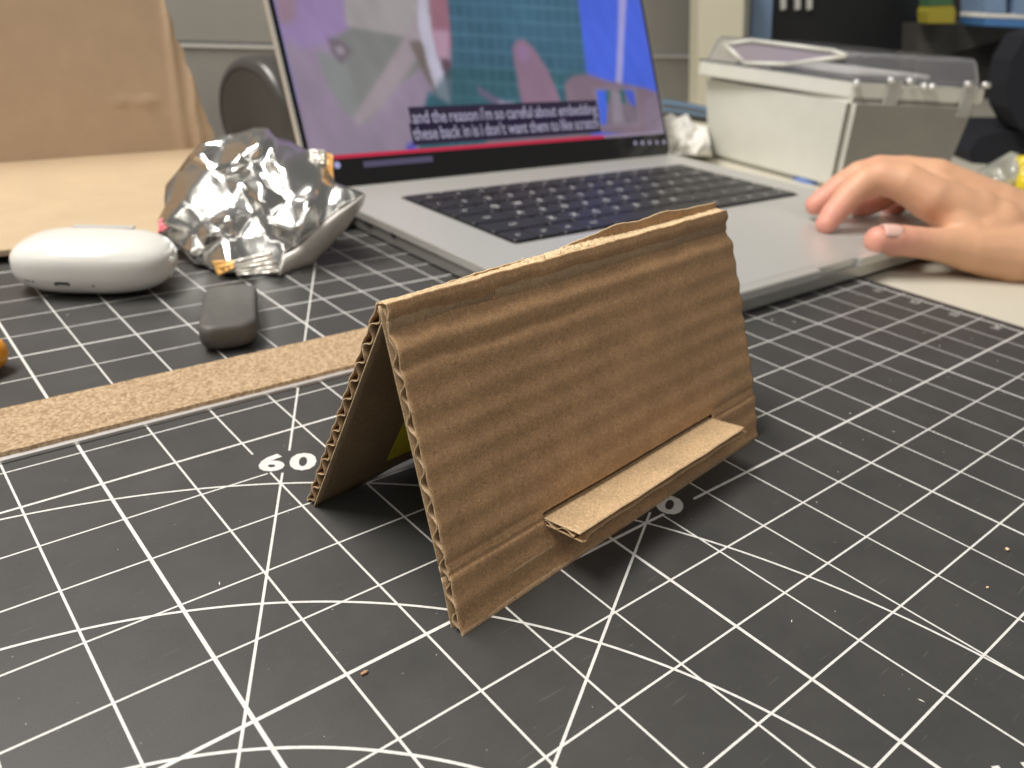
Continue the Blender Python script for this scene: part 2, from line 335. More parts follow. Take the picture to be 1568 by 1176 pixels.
def rip(s, t):
    amp = .0052 * (1 - .75 * sm(t, LEN - .7, LEN - .35)) * (1 + 1.1 * noise.noise(V((s * .35, t * .8, 3))))
    w = math.cos(2 * math.pi * t / LAM + PH1 - math.pi / 2 + .9 * noise.noise(V((t * .9 + 1, s * .15, 1)))) 
    h = amp * w + .016 * noise.noise(V((s * .5, t * .9, 9))) + .006 * noise.noise(V((s * 1.1, t * 2.6, 19))) + .003 * noise.noise(V((s * 3, t * 5, 2)))
    wob = .05 * noise.noise(V((s * .9, 4, 4))) + .02 * noise.noise(V((s * 3.1, 4, 7)))
    g = LEN - .26 + wob                                  # crushed flute just under the fold
    h += -.085 * sm(t, g - .32, g) * (1 - sm(t, g + .01, g + .17)) + .018 * gauss(t, g - .22, .09) - .022 * gauss(t, g - .45 + wob * .6, .05) * (1 - sm(s, 1.5, 4.5))
    for tc, a in ((.885, .016), (.745, .018)):            # two score lines left and right of the ledge
        k = 1 if s < 1.62 else (1 if s > 5.62 else 0)
        h -= a * k * gauss(t, tc + .012 * noise.noise(V((s * 2, tc * 9, 1))), .02)
    h += -.05 * (1 - sm(t, .0, .75)) * .6
    if t < .75: h -= .01 * gauss(s, 1.60, .02)
    return h
# the front face has the ledge's slot through it: built as three bands (below, beside and above the slot)
ST0, ST1, SS0, SS1 = .70, .835, 1.585, 5.585
fp = thing('front_panel', None, None); fp.parent = stand
def fo(s, t): return P0 + d * s + u * t + n * rip(s, t)
def rightw(t): return .012 * math.sin(2 * math.pi * t / LAM + 1) + .05 * math.sin(t / LEN * math.pi) + .02 * noise.noise(V((t * 4, 0, 8)))
def topf(s): return .02 * noise.noise(V((s * 2.2, 1, 1))) + .012 * noise.noise(V((s * 9, 1, 1))) + .035 * s / WID
ns_, vs, fs, fm = 170, [], [], []
tg = sorted(set([round(LEN * j / 190, 4) for j in range(191)] + [ST0, ST1])); sg = sorted(set([round(WID * i / 150, 4) for i in range(151)] + [SS0, SS1]))
for side in (0, 1):
    for t in tg:
        for s in sg:
            tt = t + (topf(s) * sm(t, LEN * .8, LEN)); s2 = s + (rightw(t) * sm(s, WID - .5, WID)) + (.006 * noise.noise(V((t * 12, 0, 3))) if s == 0 else 0)
            tt += (.012 * noise.noise(V((s * 1.7, 3, 3))) + .02 * gauss(s, 3.2, 1.6)) * (1 - sm(t, 0, .3))
            vs.append(P0 + d * s2 + u * tt + n * (rip(s, t) - .018 * side))
ns1, nt1 = len(sg), len(tg); A = ns1 * nt1; I = lambda i, j, k: k * A + j * ns1 + i
hole = lambda i, j: sg[i] >= SS0 - 1e-6 and sg[i + 1] <= SS1 + 1e-6 and tg[j] >= ST0 - 1e-6 and tg[j + 1] <= ST1 + 1e-6
inside = lambda i, j: 0 <= i < ns1 - 1 and 0 <= j < nt1 - 1 and not hole(i, j)
for j in range(nt1 - 1):
    for i in range(ns1 - 1):
        if hole(i, j): continue
        fs += [(I(i, j, 0), I(i + 1, j, 0), I(i + 1, j + 1, 0), I(i, j + 1, 0)), (I(i, j, 1), I(i, j + 1, 1), I(i + 1, j + 1, 1), I(i + 1, j, 1))]; fm += [0, 0]
        for a, b, nb in (((i, j), (i + 1, j), (i, j - 1)), ((i + 1, j + 1), (i, j + 1), (i, j + 1)), ((i, j + 1), (i, j), (i - 1, j)), ((i + 1, j), (i + 1, j + 1), (i + 1, j))):
            if not inside(*nb): fs.append((I(*a, 0), I(*a, 1), I(*b, 1), I(*b, 0))); fm.append(1)
mesh('outer_liner', vs, fs, [KRAFT, KCUT], fp, True, fm)
def fi(s, t): return P0 + d * s + u * t + n * (-TH + .35 * rip(s, t) * 0 - .03 * (1 - sm(t, 0, .75)))
for a, b, c, e, nn1, nn2 in ((0, WID, 0, ST0, 40, 8), (0, SS0, ST0, ST1, 8, 2), (SS1, WID, ST0, ST1, 8, 2), (0, WID, ST1, LEN - .02, 40, 30)):
    sheet('inner_liner', fi, a, b, c, e, nn1, nn2, .016, n, [KIN, KCUT], fp)
flute('corrugated_flute', P0 - n * .0, d, u, n, WID, ST0 - .02, TH, [KIN, KCUT], fp, PH1, 1)
def flute_from(t0, ph, W0, W1, L_, seed, crush=None):
    return flute('corrugated_flute', P0 + d * W0 + u * t0, d, u, n, W1 - W0, L_, TH, [KIN, KCUT], fp, ph, seed, crush)
flute_from(ST0 - .02, PH1 + 2 * math.pi * (ST0 - .02) / LAM, 0, SS0 - .05, LEN - ST0 - .02, 1, lambda t: 1 - .85 * sm(t, LEN - ST0 - .8, LEN - ST0 - .05))
flute_from(ST1 + .03, PH1 + 2 * math.pi * (ST1 + .03) / LAM, SS0, WID, LEN - ST1 - .06, 1, lambda t: 1 - .85 * sm(t, LEN - ST1 - .8, LEN - ST1 - .05))
# ledge
al = math.radians(-13.37); e1 = n * math.cos(al) + u * math.sin(al); e2 = -n * math.sin(al) + u * math.cos(al)
ledge = thing('ledge', None, None); ledge.parent = stand; ledge['label'] = 'pale folded-out ledge strip near the foot of the stand'
O = P0 + d * (SS0 + .01) + u * .755 - e1 * .10; LW = 4.0; LL = .645
sheet('ledge_top_liner', lambda s, t: O + d * s + e1 * t + e2 * (.008 * noise.noise(V((s * 1.2, t * 3, 5))) ), 0, LW, 0, LL, 90, 14,   .016, e2, [KLEDGE, KCUT], ledge, top=lambda s: .010 * noise.noise(V((s * 3, 0, 2))) - .02 * sm(s, 3.8, 4.0))
sheet('ledge_bottom_liner', lambda s, t: O + d * s + e1 * t - e2 * (.085 + .03 * gauss(s, .12, .1) * sm(t, .35, .6)), -.0, LW + .07, .02, LL - .012, 90, 10, .014, e2, [KRAFT, KCUT], ledge, top=lambda s: .02 * noise.noise(V((s * 2.3, 0, 6))) + .06 * gauss(s, .05, .08) + .02 * sm(s, 3.8, 4.1))
LAM_, LAM = LAM, .3
flute('ledge_flute', O + e1 * .06, d, e1, e2, LW, LL - .13, .10, [KIN, KCUT], ledge, .4, 4)
LAM = LAM_
# back panel
A0 = V((3.13, -3.775, 3.50)); F0 = V((3.10, -1.93, 0)); uu = (F0 - A0); LB = uu.length; ub = uu / LB; nb = d.cross(ub); nb = nb if nb.y > 0 else -nb; nb.normalize()
bp_ = thing('back_panel', None, None); bp_.parent = stand
def riseb(s): return -(.05 * sm(s, .3, 2) + .15 * sm(s, 2.2, 4.6) * (1 - .15 * sm(s, 5.8, 6.4)) + .035 * noise.noise(V((s * 1.6, 7, 7))) * sm(s, 2.3, 3) + .012 * noise.noise(V((s * 8, 7, 7))))
def endb(s): return -(.18 * sm(s, .55, 1.5) * (1 - sm(s, 1.6, 2.6)) + .06 * sm(s, .2, .8))
sheet('outer_liner', lambda s, t: (A0 + d * s + V((0, 0, -t)) + V((0, .04 * sm(-t, 0, .3), 0)) + nb * .012) if t < 0 else A0 + d * s + ub * t + nb * (.012 * math.cos(2 * math.pi * t / LAM + 2.5 - math.pi / 2)), 0, WID - .06, 0, LB, 100, 120, .016, nb, [KRAFT, KCUT], bp_, bot=riseb, top=endb)
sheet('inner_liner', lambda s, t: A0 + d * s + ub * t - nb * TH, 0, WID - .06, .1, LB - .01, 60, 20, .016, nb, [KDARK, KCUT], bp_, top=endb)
flute('corrugated_flute', A0 + ub * .03, d, ub, nb, WID - .08, LB - .20, TH, [KIN, KCUT], bp_, 2.5, 11)
flute('corrugated_flute', A0 + ub * (LB - .18), d, ub, nb, .5, .16, TH, [KIN, KCUT], bp_, 2.5 + 2 * math.pi * (LB - .21) / LAM, 12)
def bpt(s, t): return A0 + d * s + ub * t - nb * (TH + .02)
q4 = [bpt(1.1, 1.0), bpt(4.2, 1.0), bpt(4.2, 3.4), bpt(1.1, 3.4)]
so = prism_obj('sticker', q4, -nb * .006, YST, stand); so['label'] = 'yellow sticker inside the tent of the stand'
q4 = [bpt(1.1, 3.4), bpt(4.2, 3.4), bpt(4.2, 3.62), bpt(1.1, 3.62)]
# torn paper along the fold
for k in range(4):
    vs, fs = [], []; m_ = 260
    for i in range(m_ + 1):
        s = .02 + (WID - .06) * i / m_; f_ = i / m_
        mid = .35 + .65 * gauss(s, 3.3, 1.3)
        base = P0 + d * s + u * (LEN - .015 + .035 * s / WID) - n * (.03 + .036 * k)
        hgt = .010 + (.012 + .006 * s / WID + .010 * gauss(s, 3.3, 1.0)) * k * (1 if k < 3 else .6) + mid * (.05 * abs(noise.noise(V((s * 5, k * 3.3, 1)))) + .035 * noise.noise(V((s * 17, k * 5, 2))))
        lean = .03 * noise.noise(V((s * 4, k, 6)))
        tp = base + V((0, 0, hgt)) - n * (.03 + lean)
        vs += [base - u * .1 - n * .0, base, tp, tp - n * .012, base - n * .02]
    for i in range(m_):
        for j in range(4): a = i * 5 + j; fs.append((a, a + 5, a + 6, a + 1))
        a = i * 5 + 4; fs.append((a, a + 5, a + 1, a - 4)) if False else None
    mesh('torn_paper_edge', vs, fs, KTORN, stand, True)
vs, fs = [], []; m_ = 300      # the fold itself: bare pale paper between the two faces
for i in range(m_ + 1):
    s = .01 + (WID - .05) * i / m_; zt = (LEN - .012 + .035 * s / WID)
    for k in range(7):
        f_ = k / 6; vs.append(P0 + d * s + u * (zt + .012 * noise.noise(V((s * 6, f_ * 3, 2))) + .016 * noise.noise(V((s * 1.5, f_ * 4, 8))) + .03 * gauss(s, 3.3, 1.2) * noise.noise(V((s * 14, f_ * 5, 4))) - (.05 if k == 0 else 0) + f_ * (.02 + .05 * s / WID + .05 * gauss(s, 3.3, 1.0))) - n * (.016 + .15 * f_))
for i in range(m_):
    for k in range(6): a = i * 7 + k; fs.append((a, a + 1, a + 8, a + 7))
mesh('fold_paper', vs, fs, KTORN, stand, True)
for k in range(26):       # loose fibres standing out of the tear
    s = random.uniform(2.0, 5.0); b0 = P0 + d * s + u * (LEN + .03) - n * random.uniform(.03, .14)
    if k == 0: fbs = bmesh.new()
    a = b0; b = b0 + V((random.uniform(-.08, .08), random.uniform(-.05, .05), random.uniform(.03, .07))); cyl(fbs, a, b, .006, .002, 5)
from_bm('loose_fibres', fbs, KTORN, stand)['kind'] = 'stuff'
inv = Matrix.Translation(-stand.location)
for c in stand.children: c.matrix_parent_inverse = inv
# ------------------------------------------------------------ cork-backed steel ruler
rul = thing('steel_ruler', 'long steel ruler lying cork side up across the mat behind the stand', 'ruler', (0, 2, .004))
bm = bmesh.new(); prism(bm, rrect(-9, 9.8, 1.27, 2.86, .1, .006), (0, 0, .05)); from_bm('steel_strip', bm, STEEL, rul)
vs, fs = [], []; m_ = 400
for i in range(m_ + 1):
    x = -8.9 + 18.6 * i / m_; a = 1.37 + .014 * noise.noise(V((x * 4, 0, 0))) + .008 * noise.noise(V((x * 15, 0, 0))); b = 2.80 + .014 * noise.noise(V((x * 4, 5, 0)))
    vs += [(x, a, .057), (x, a + .01, .125), (x, b, .125), (x, b, .057)]
for i in range(m_):
    for j in range(3): a = i * 4 + j; fs.append((a + 1, a, a + 4, a + 5))
fs += [(0, 1, 2, 3), (m_ * 4 + 3, m_ * 4 + 2, m_ * 4 + 1, m_ * 4)]
mesh('cork_backing', vs, fs, CORK, rul)
fix(rul)
# ------------------------------------------------------------ superellipsoid helper
def sell(name, c, ax, ay, az, e1_, e2_, rot, mt, parent=None, nu=128, nv=48, warp=None):
    vs, fs = [], []; pw = lambda x, e: math.copysign(abs(x) ** e, x); cr, sr = math.cos(rot), math.sin(rot)
    for j in range(nv + 1):
        ph = -math.pi / 2 + math.pi * j / nv
        for i in range(nu):
            a = 2 * math.pi * i / nu; x = ax * pw(math.cos(ph), e1_) * pw(math.cos(a), e2_); y = ay * pw(math.cos(ph), e1_) * pw(math.sin(a), e2_); z = az * pw(math.sin(ph), e1_)
            if warp: x, y, z = warp(x, y, z)
            vs.append((c[0] + cr * x - sr * y, c[1] + sr * x + cr * y, c[2] + z))
    for j in range(nv):
        for i in range(nu): fs.append((j * nu + i, j * nu + (i + 1) % nu, (j + 1) * nu + (i + 1) % nu, (j + 1) * nu + i))
    return mesh(name, vs, fs, mt, parent, True)
# ------------------------------------------------------------ earbud case
eL, eR = gz(17, 408, .5), gz(267, 412, .5); ew = eR - eL; erot = math.atan2(ew.y, ew.x); ecx = (eL + eR) / 2; back = V((-math.sin(erot), math.cos(erot), 0)); ec = ecx + back * .25; hw = ew.length / 2 * .985
case = thing('earbud_case', 'glossy white rounded earbud charging case lying on its side, port towards the camera', 'earbud case', (ec.x, ec.y, 0))
sell('case_shell', (ec.x, ec.y, .61), hw, 1.08, .61, .72, .70, erot, WPL, case)
def cp(x, y, z): return ec + V((math.cos(erot) * x - math.sin(erot) * y, math.sin(erot) * x + math.cos(erot) * y, z - .5))
def shell_y(x, z):        # y on the shell's near side at local x, z
    zz = abs((z - .61) / .61) ** (2 / .72); xx = abs(x / hw) ** (2 / .70); q = max(0, (1 - zz)) ** (.72 / .70) - xx
    return -1.08 * max(0, q) ** (.70 / 2)
def oval(name, x, z, a, b, mt, dep=.02, parent=case):
    bm = bmesh.new(); y = shell_y(x, z); pts = []
    for k in range(24):
        t = 2 * math.pi * k / 24; px_ = x + math.copysign(abs(math.cos(t)) ** .5, math.cos(t)) * a; pz = z + math.copysign(abs(math.sin(t)) ** .7, math.sin(t)) * b; pts.append(cp(px_, shell_y(px_, pz) - .006, pz))
    prism(bm, pts, back * dep); return from_bm(name, bm, mt, parent)
oval('charging_port', -.40, .40, .155, .05, DHOLE, .03); oval('port_tongue', -.39, .372, .11, .012, STEEL, -.004)
for x in (-1.16, -1.08, -.99): oval('speaker_hole', x, .42, .022, .02, DHOLE)
oval('status_hole', .20, .365, .02, .02, DHOLE)
hp = [cp(x, y, 0) for x, y in ((-.55, .38), (.72, .38), (.72, .62), (-.55, .62))]
for q in hp: q.z = 1.215
prism_obj('hinge_plate', hp, (0, 0, -.05), SEAM, case, .008)
fix(case)
# ------------------------------------------------------------ dark grey block
b1, b2, b3, b4 = gz(300, 508, .55), gz(394, 492, .55), gz(392, 434, .55), gz(314, 438, .55)
bc = (b1 + b2 + b3 + b4) / 4
blk = thing('rubber_block', 'dark grey rounded rubber block standing on the mat in front of the foil wrapper', 'eraser', (bc.x, bc.y, 0))
ex = ((b2 - b1) + (b3 - b4)).normalized(); ey = ((b4 - b1) + (b3 - b2)).normalized(); bw_, bd_ = ((b2 - b1).length + (b3 - b4).length) / 4, ((b4 - b1).length + (b3 - b2).length) / 4
bm = bmesh.new(); rings = []
for z_, in_ in ((.004, .30), (.03, .17), (.09, .07), (.18, .02), (.30, 0), (.42, .0), (.50, .012), (.545, .045), (.56, .10)):
    rings.append([bm.verts.new(V((bc.x, bc.y, z_)) + ex * p[0] + ey * p[1]) for p in rrect(-bw_ + in_, bw_ - in_, -bd_ + in_, bd_ - in_, .30, 0, 8)])
for i in range(len(rings) - 1):
    for k in range(len(rings[0])): bm.faces.new((rings[i][k], rings[i][(k + 1) % len(rings[0])], rings[i + 1][(k + 1) % len(rings[0])], rings[i + 1][k]))
bm.faces.new(rings[0]); bm.faces.new(rings[-1]); o = from_bm('block_body', bm, RUB, blk, True); fix(blk)
# ------------------------------------------------------------ orange pen end
pen = thing('orange_marker', 'orange round-ended plastic object poking in at the left edge of the picture', 'marker', (.2, 4.9, 0))
a = V((.72, 4.78, .33)); dr = V((-.86, -.5, 0)).normalized(); bm = bmesh.new(); prof = [(0, .02), (.015, .14), (.05, .22), (.12, .285), (.25, .32), (3.4, .33)]
rings = []; side = dr.cross(V((0, 0, 1)))
for x, r in prof: rings.append([bm.verts.new(a + dr * x + side * (r * math.cos(k * math.pi / 12)) + V((0, 0, r * math.sin(k * math.pi / 12)))) for k in range(24)])
for i in range(len(rings) - 1):
    for k in range(24): bm.faces.new((rings[i][k], rings[i][(k + 1) % 24], rings[i + 1][(k + 1) % 24], rings[i + 1][k]))
bm.faces.new(rings[0]); bm.faces.new(rings[-1]); from_bm('marker_body', bm, ORANGE, pen, True); fix(pen)
# ------------------------------------------------------------ big cardboard box: floor flap and upright side
bx = thing('cardboard_box_sheet', 'large tan cardboard sheet, one flap flat on the desk and the other upright', 'cardboard', (0, 15, 0))
c1, c2 = gz(0, 250, .3), gz(245, 232, .3); cd = (c2 - c1).normalized(); cn = V((cd.y, -cd.x, 0)); cn = cn if cn.y < 0 else -cn
cl = c1 - cd * 14; cr_ = c1 + cd * 7.6
f1, f2 = gz(-200, 415, .22), gz(28, 391, .22); fd = (f2 - f1).normalized()
fl = V((-7, f1.y + (f1.x + 7) * -fd.y / fd.x, .17)); fr = V((8.6, f2.y + (8.6 - f2.x) * fd.y / fd.x * .3, .17))
prism_obj('lying_flap', [fl, fr, V((cr_.x - .3, cr_.y, .17)), V((cl.x, cl.y, .17))], (0, 0, .15), KFLAP, bx, .02)
ns2, nt2 = 60, 60; vs, fs, fm = [], [], []
ur = onp(334, 213, c1, cn); us = (ur - c1).dot(cd)
def upf(s, t): 
    hgt = .012 * noise.noise(V((s * .5, t * .5, 1))) + .05 * gauss(s, us - 1.35, .10) * 2 + .13 * gauss(s, us - .75 + .1 * noise.noise(V((t, 0, 0))), .13) + .10 * gauss(t, 1.9 + .2 * noise.noise(V((s, 0, 0))), .05) * sm(s, us - 4, us - 3) * (1 - sm(s, us - 2.2, us - 1.8))
    return V((c1.x, c1.y, .17)) + cd * s + V((0, 0, 1)) * t - cn * .05 * t + cn * hgt
def uedge(t): return us - .27 * t + .10 * noise.noise(V((t * 2.1, 3, 3))) + .06 * noise.noise(V((t * 6, 3, 3)))
for side in (0, 1):
    for j in range(nt2 + 1):
        t = 9.5 * j / nt2
        for i in range(ns2 + 1):
            q = (i / ns2); q = 1 - (1 - q) ** 1.8; s = -14 + (uedge(t) + 14) * q; vs.append(upf(s, t) - cn * (.15 * side))
A = (ns2 + 1) * (nt2 + 1); I = lambda i, j, k: k * A + j * (ns2 + 1) + i
for j in range(nt2):
    for i in range(ns2): fs += [(I(i, j, 0), I(i + 1, j, 0), I(i + 1, j + 1, 0), I(i, j + 1, 0)), (I(i, j, 1), I(i, j + 1, 1), I(i + 1, j + 1, 1), I(i + 1, j, 1))]; fm += [0, 0]
    fs += [(I(ns2, j, 0), I(ns2, j, 1), I(ns2, j + 1, 1), I(ns2, j + 1, 0))]; fm.append(1)
for i in range(ns2): fs += [(I(i, nt2, 0), I(i + 1, nt2, 0), I(i + 1, nt2, 1), I(i, nt2, 1))]; fm.append(1)
mesh('upright_side', vs, fs, [KBOX, KCUT], bx, True, fm); fix(bx)
# ------------------------------------------------------------ laptop
LX0, LX1, LY0, LY1, LZ = 10.45, 27.15, -.75, 12.2, .62
lap = thing('laptop', 'open silver laptop with black keys playing a craft video', 'laptop', (18.8, 5.7, 0))
prism_obj('base_lower_shell', rrect(LX0 + .06, LX1 - .06, LY0 + .06, LY1, .55, .07), (0, 0, .33), ALUD, lap)
top = rrect(LX0, LX1, LY0, LY1, .6, .40); k = [i for i, p in enumerate(top) if p[1] == LY0][0]
k = len(top) - 9      # start of last corner: insert the finger notch on the front edge before it
top = top[:k] + [(17.95, LY0, .40), (18.0, LY0 + .14, .40), (19.95, LY0 + .14, .40), (20.0, LY0, .40)] + top[k:]
bm = bmesh.new(); prism(bm, top, (0, 0, LZ - .40)); bmesh.ops.recalc_face_normals(bm, faces=bm.faces)
bmesh.ops.bevel(bm, geom=[e for e in bm.edges if e.verts[0].co.z > .6 and e.verts[1].co.z > .6], offset=.025, segments=2, affect='EDGES')
from_bm('palm_rest', bm, ALU, lap)
for x, y in ((11.5, .4), (26.2, .4), (11.5, 11), (26.2, 11)):
    bm = bmesh.new(); cyl(bm, (x, y, .004), (x, y, .075), .35); from_bm('rubber_foot', bm, DHOLE, lap)
def port(y, w, h=.06): return prism_obj('port', [(LX0 - .004, y - w, .36 - h), (LX0 - .004, y + w, .36 - h), (LX0 - .004, y + w, .36 + h), (LX0 - .004, y - w, .36 + h)], (.1, 0, 0), DHOLE, lap, .02)
port(7.6, .08, .075); port(8.9, .2); port(10.0, .2)
WX0, WX1, WY0, WY1 = 12.38, 25.48, 4.74, 10.12
prism_obj('keyboard_well', rrect(WX0 - .06, WX1 + .06, WY0 - .06, WY1 + .06, .12, LZ + .002, 4), (0, 0, .006), WELL, lap)
pit = (WX1 - WX0) / 14.5; rp = (WY1 - WY0) / 6
rows = [[('esc', 1.5)] + [('F%d' % i, 1) for i in range(1, 13)] + [('', 1)],
        [(c, 1) for c in '`1234567890-='] + [('delete', 1.5)],
        [('tab', 1.5)] + [(c, 1) for c in 'QWERTYUIOP[]\\'],
        [('caps', 1.75)] + [(c, 1) for c in "ASDFGHJKL;'"] + [('return', 1.75)],
        [('shift', 2.25)] + [(c, 1) for c in 'ZXCVBNM,./'] + [('shift', 2.25)],
        [('fn', 1), ('ctrl', 1), ('opt', 1), ('cmd', 1.25), ('', 5), ('cmd', 1.25), ('opt', 1), ('<', 1), ('v', 1), ('>', 1)]]
kc, lc = {}, {}
for r, row in enumerate(rows):
    x = WX0; y1 = WY1 - r * rp; y0 = y1 - rp
    for lab, w in row:
        kw = w * pit; g = .045
        if w not in kc:
            bm = bmesh.new(); prism(bm, rrect(-kw / 2 + g, kw / 2 - g, -rp / 2 + g, rp / 2 - g, .07, 0, 2), (0, 0, .05)); bmesh.ops.recalc_face_normals(bm, faces=bm.faces)
            bmesh.ops.bevel(bm, geom=[e for e in bm.edges if e.verts[0].co.z > .04 and e.verts[1].co.z > .04], offset=.012, segments=1, affect='EDGES')
            me = bpy.data.meshes.new('key'); bm.to_mesh(me); bm.free(); me.materials.append(KEYM); kc[w] = me
        ko = bpy.data.objects.new('key', kc[w]); COL.objects.link(ko); ko.parent = lap; ko.location = (x + kw / 2, (y0 + y1) / 2, LZ + .01)
        if lab:
            if lab not in lc:
                big = len(lab) == 1; me = text_mesh(lab, .29 if big else .16, .012 if big else .004)
                for v in me.vertices: v.co.z = .0525
                me.materials.append(LEG); lc[lab] = me
            lo = bpy.data.objects.new('legend', lc[lab]); COL.objects.link(lo); lo.parent = ko
        x += kw
prism_obj('trackpad', rrect(14.95, 22.65, -.42, 4.5, .2, LZ + .001, 5), (0, 0, .005), TPAD, lap)
# lid
tl = math.radians(24.75); HY, HZ = 12.0, .62; lu = V((0, math.sin(tl), math.cos(tl))); ln = V((0, -math.cos(tl), math.sin(tl))); XL, XR = 10.33, 27.18; HO = V((XL, HY, HZ)); LH = 12.0
def lp(s, t, o=0.0): return HO + V((s, 0, 0)) + lu * t + ln * o
def st(u_, v_):
    q = onp(u_, v_, HO, ln) - HO; return q.x, q.dot(lu)
lw = XR - XL
bm = bmesh.new(); prism(bm, [lp(p[0], p[1], -.006) for p in rrect(0, lw, -.1, LH, .4)], -ln * .2); from_bm('lid_shell', bm, ALU, lap)
bm = bmesh.new(); prism(bm, [lp(p[0], p[1], .012) for p in rrect(.07, lw - .07, -.02, LH - .07, .38)], -ln * .016); from_bm('screen_bezel', bm, BEZ, lap)
bm = bmesh.new(); cyl(bm, (XL + 1.2, HY + .12, .58), (XR - 1.2, HY + .12, .58), .13); from_bm('hinge', bm, BEZ, lap)
# the picture on the screen, painted as colours over a fine grid
sb0 = st(515, 243)[1]; sb1 = st(925, 210)[1]; SB = (sb0 + sb1) / 2
gs, gt = 420, 290; s0_, s1_, t0_, t1_ = .22, lw - .22, SB, LH - .3
XS, TS = np.meshgrid(np.linspace(s0_, s1_, gs), np.linspace(t0_, t1_, gt))
def nz(fx, fy, seed, octs=3):
    r_ = np.random.default_rng(seed); o_ = np.zeros_like(XS)
    for k_ in range(octs):
        for _ in range(5):
            a_, b_, c_ = r_.normal(0, fx * 2 ** k_), r_.normal(0, fy * 2 ** k_), r_.uniform(0, 6.28); o_ += np.sin(XS * a_ + TS * b_ + c_) / 2 ** k_ / 5
    return o_
img = np.zeros((gt, gs, 3)); img[:] = (.33, .25, .38)
def blur(a_, k_):
    for _ in range(k_):
        a_ = (a_ + np.roll(a_, 1, 0) + np.roll(a_, -1, 0) + np.roll(a_, 1, 1) + np.roll(a_, -1, 1)) / 5
    return a_
def pmask(pts, soft=2):
    P_ = [st(*p) for p in pts]; m_ = np.zeros(XS.shape, bool); j_ = len(P_) - 1
    for i_ in range(len(P_)):
        (xi, yi), (xj, yj) = P_[i_], P_[j_]
        c_ = ((yi > TS) != (yj > TS)) & (XS < (xj - xi) * (TS - yi) / (yj - yi + 1e-12) + xi); m_ ^= c_; j_ = i_
    return blur(m_.astype(float), soft)[..., None]
def paint(pts, col, soft=2, a_=1.0, tex=0.0, seed=1):
    global img
    k_ = pmask(pts, soft) * a_; c_ = np.array(col)[None, None] * (1 + tex * nz(1.2, 1.2, seed))[..., None]; img = img * (1 - k_) + c_ * k_
# palette of the frame: hands in mauve light, folded grey card, teal mat, blue table
img *= (1 + .12 * nz(.5, .5, 4))[..., None]
paint([(380, -60), (640, -60), (700, 260), (470, 260)], (.36, .27, .39), 3, 1, .12, 5)
paint([(405, -60), (520, -60), (535, 60), (470, 75), (430, 60)], (.38, .24, .55), 14, .8)
paint([(418, -60), (455, -60), (452, 30), (425, 40)], (.40, .24, .28), 8, .8)
paint([(520, -60), (655, -60), (660, 20), (668, 70), (560, 52), (530, 38)], (.46, .41, .42), 2, 1, .05, 6)
paint([(540, 42), (650, 62), (668, 70), (656, 96), (610, 130), (560, 190), (548, 175), (520, 95), (505, 60)], (.26, .26, .25), 3, 1, .1, 7)
paint([(486, 78), (530, 95), (560, 190), (530, 175), (500, 130)], (.28, .30, .29), 3, .9)
paint([(640, 20), (655, 66), (585, 165), (545, 195), (540, 180), (600, 90)], (.47, .36, .42), 5, .75)
paint([(648, 62), (690, 165), (678, 160), (655, 125), (640, 95), (625, 64)], (.20, .15, .13), 2, .9)
paint([(650, -60), (658, 60), (668, 120), (683, 165), (676, 168), (655, 100), (640, 40), (640, -60)], (.58, .55, .68), 1, .9)
paint([(655, 20), (672, 70), (690, 165), (680, 166), (660, 90)], (.60, .58, .72), 1, .9)
paint([(652, -60), (686, -60), (692, 60), (686, 88), (670, 90), (660, 40)], (.42, .16, .24), 2, 1, .1, 3)
paint([(660, 45), (688, 48), (686, 88), (672, 90)], (.60, .34, .50), 4, .9)
paint([(672, 90), (690, 92), (694, 118), (682, 122)], (.14, .05, .08), 2, .9)
TE = [(680, -60), (878, -60), (908, 165), (920, 215), (640, 235), (645, 180), (655, 140), (690, 160), (692, 110), (690, 60)]
paint(TE, (.035, .145, .24), 1, 1, .15, 9)
paint([(690, 100), (905, 110), (920, 215), (640, 235), (655, 150)], (.02, .13, .165), 8, .7)
tm = pmask(TE, 1)[..., 0]
gl = np.zeros(XS.shape)
for v_ in range(-20, 200, 24):       # the video mat's own grid
    pa, pb = st(690, v_), st(905, v_ + 12); sl = (pb[1] - pa[1]) / (pb[0] - pa[0]); gl = np.maximum(gl, np.exp(-((TS - pa[1] - sl * (XS - pa[0])) / .045) ** 2))
for u_ in range(680, 905, 15):
    pa, pb = st(u_, 0), st(u_ + 6, 120); sl = (pb[0] - pa[0]) / (pb[1] - pa[1]); gl = np.maximum(gl, .55 * np.exp(-((XS - pa[0] - sl * (TS - pa[1])) / .045) ** 2))
img += (gl * tm * (.6 + .4 * nz(1, 1, 12)))[..., None] * np.array((.05, .13, .17))
paint([(878, -60), (1010, -60), (1025, 235), (905, 235), (900, 130)], (.07, .14, .75), 1, 1, .06, 8)
paint([(948, -60), (962, -60), (955, 60), (952, 135), (942, 135), (946, 60)], (.42, .40, .72), 1, .9)
paint([(784, 75), (790, 63), (802, 60), (815, 72), (840, 110), (862, 165), (800, 168), (790, 110)], (.33, .18, .29), 2, 1, .06, 2)
paint([(789, 78), (800, 66), (812, 80), (808, 95), (795, 95)], (.38, .20, .42), 4, .8)
paint([(864, 130), (875, 117), (900, 114), (930, 124), (990, 136), (1025, 150), (1030, 215), (900, 200), (868, 160)], (.27, .17, .24), 3, 1, .1, 2)
paint([(985, 150), (1030, 145), (1035, 215), (990, 210)], (.27, .20, .30), 4, .8)
paint([(728, 130), (760, 150), (795, 165), (790, 172), (760, 162), (735, 145)], (.20, .13, .25), 2, .8)
paint([(760, 155), (790, 158), (795, 168), (770, 168)], (.45, .42, .62), 3, .8)
paint([(500, 58), (522, 62), (540, 78), (522, 100), (506, 80)], (.20, .14, .19), 1, .8)
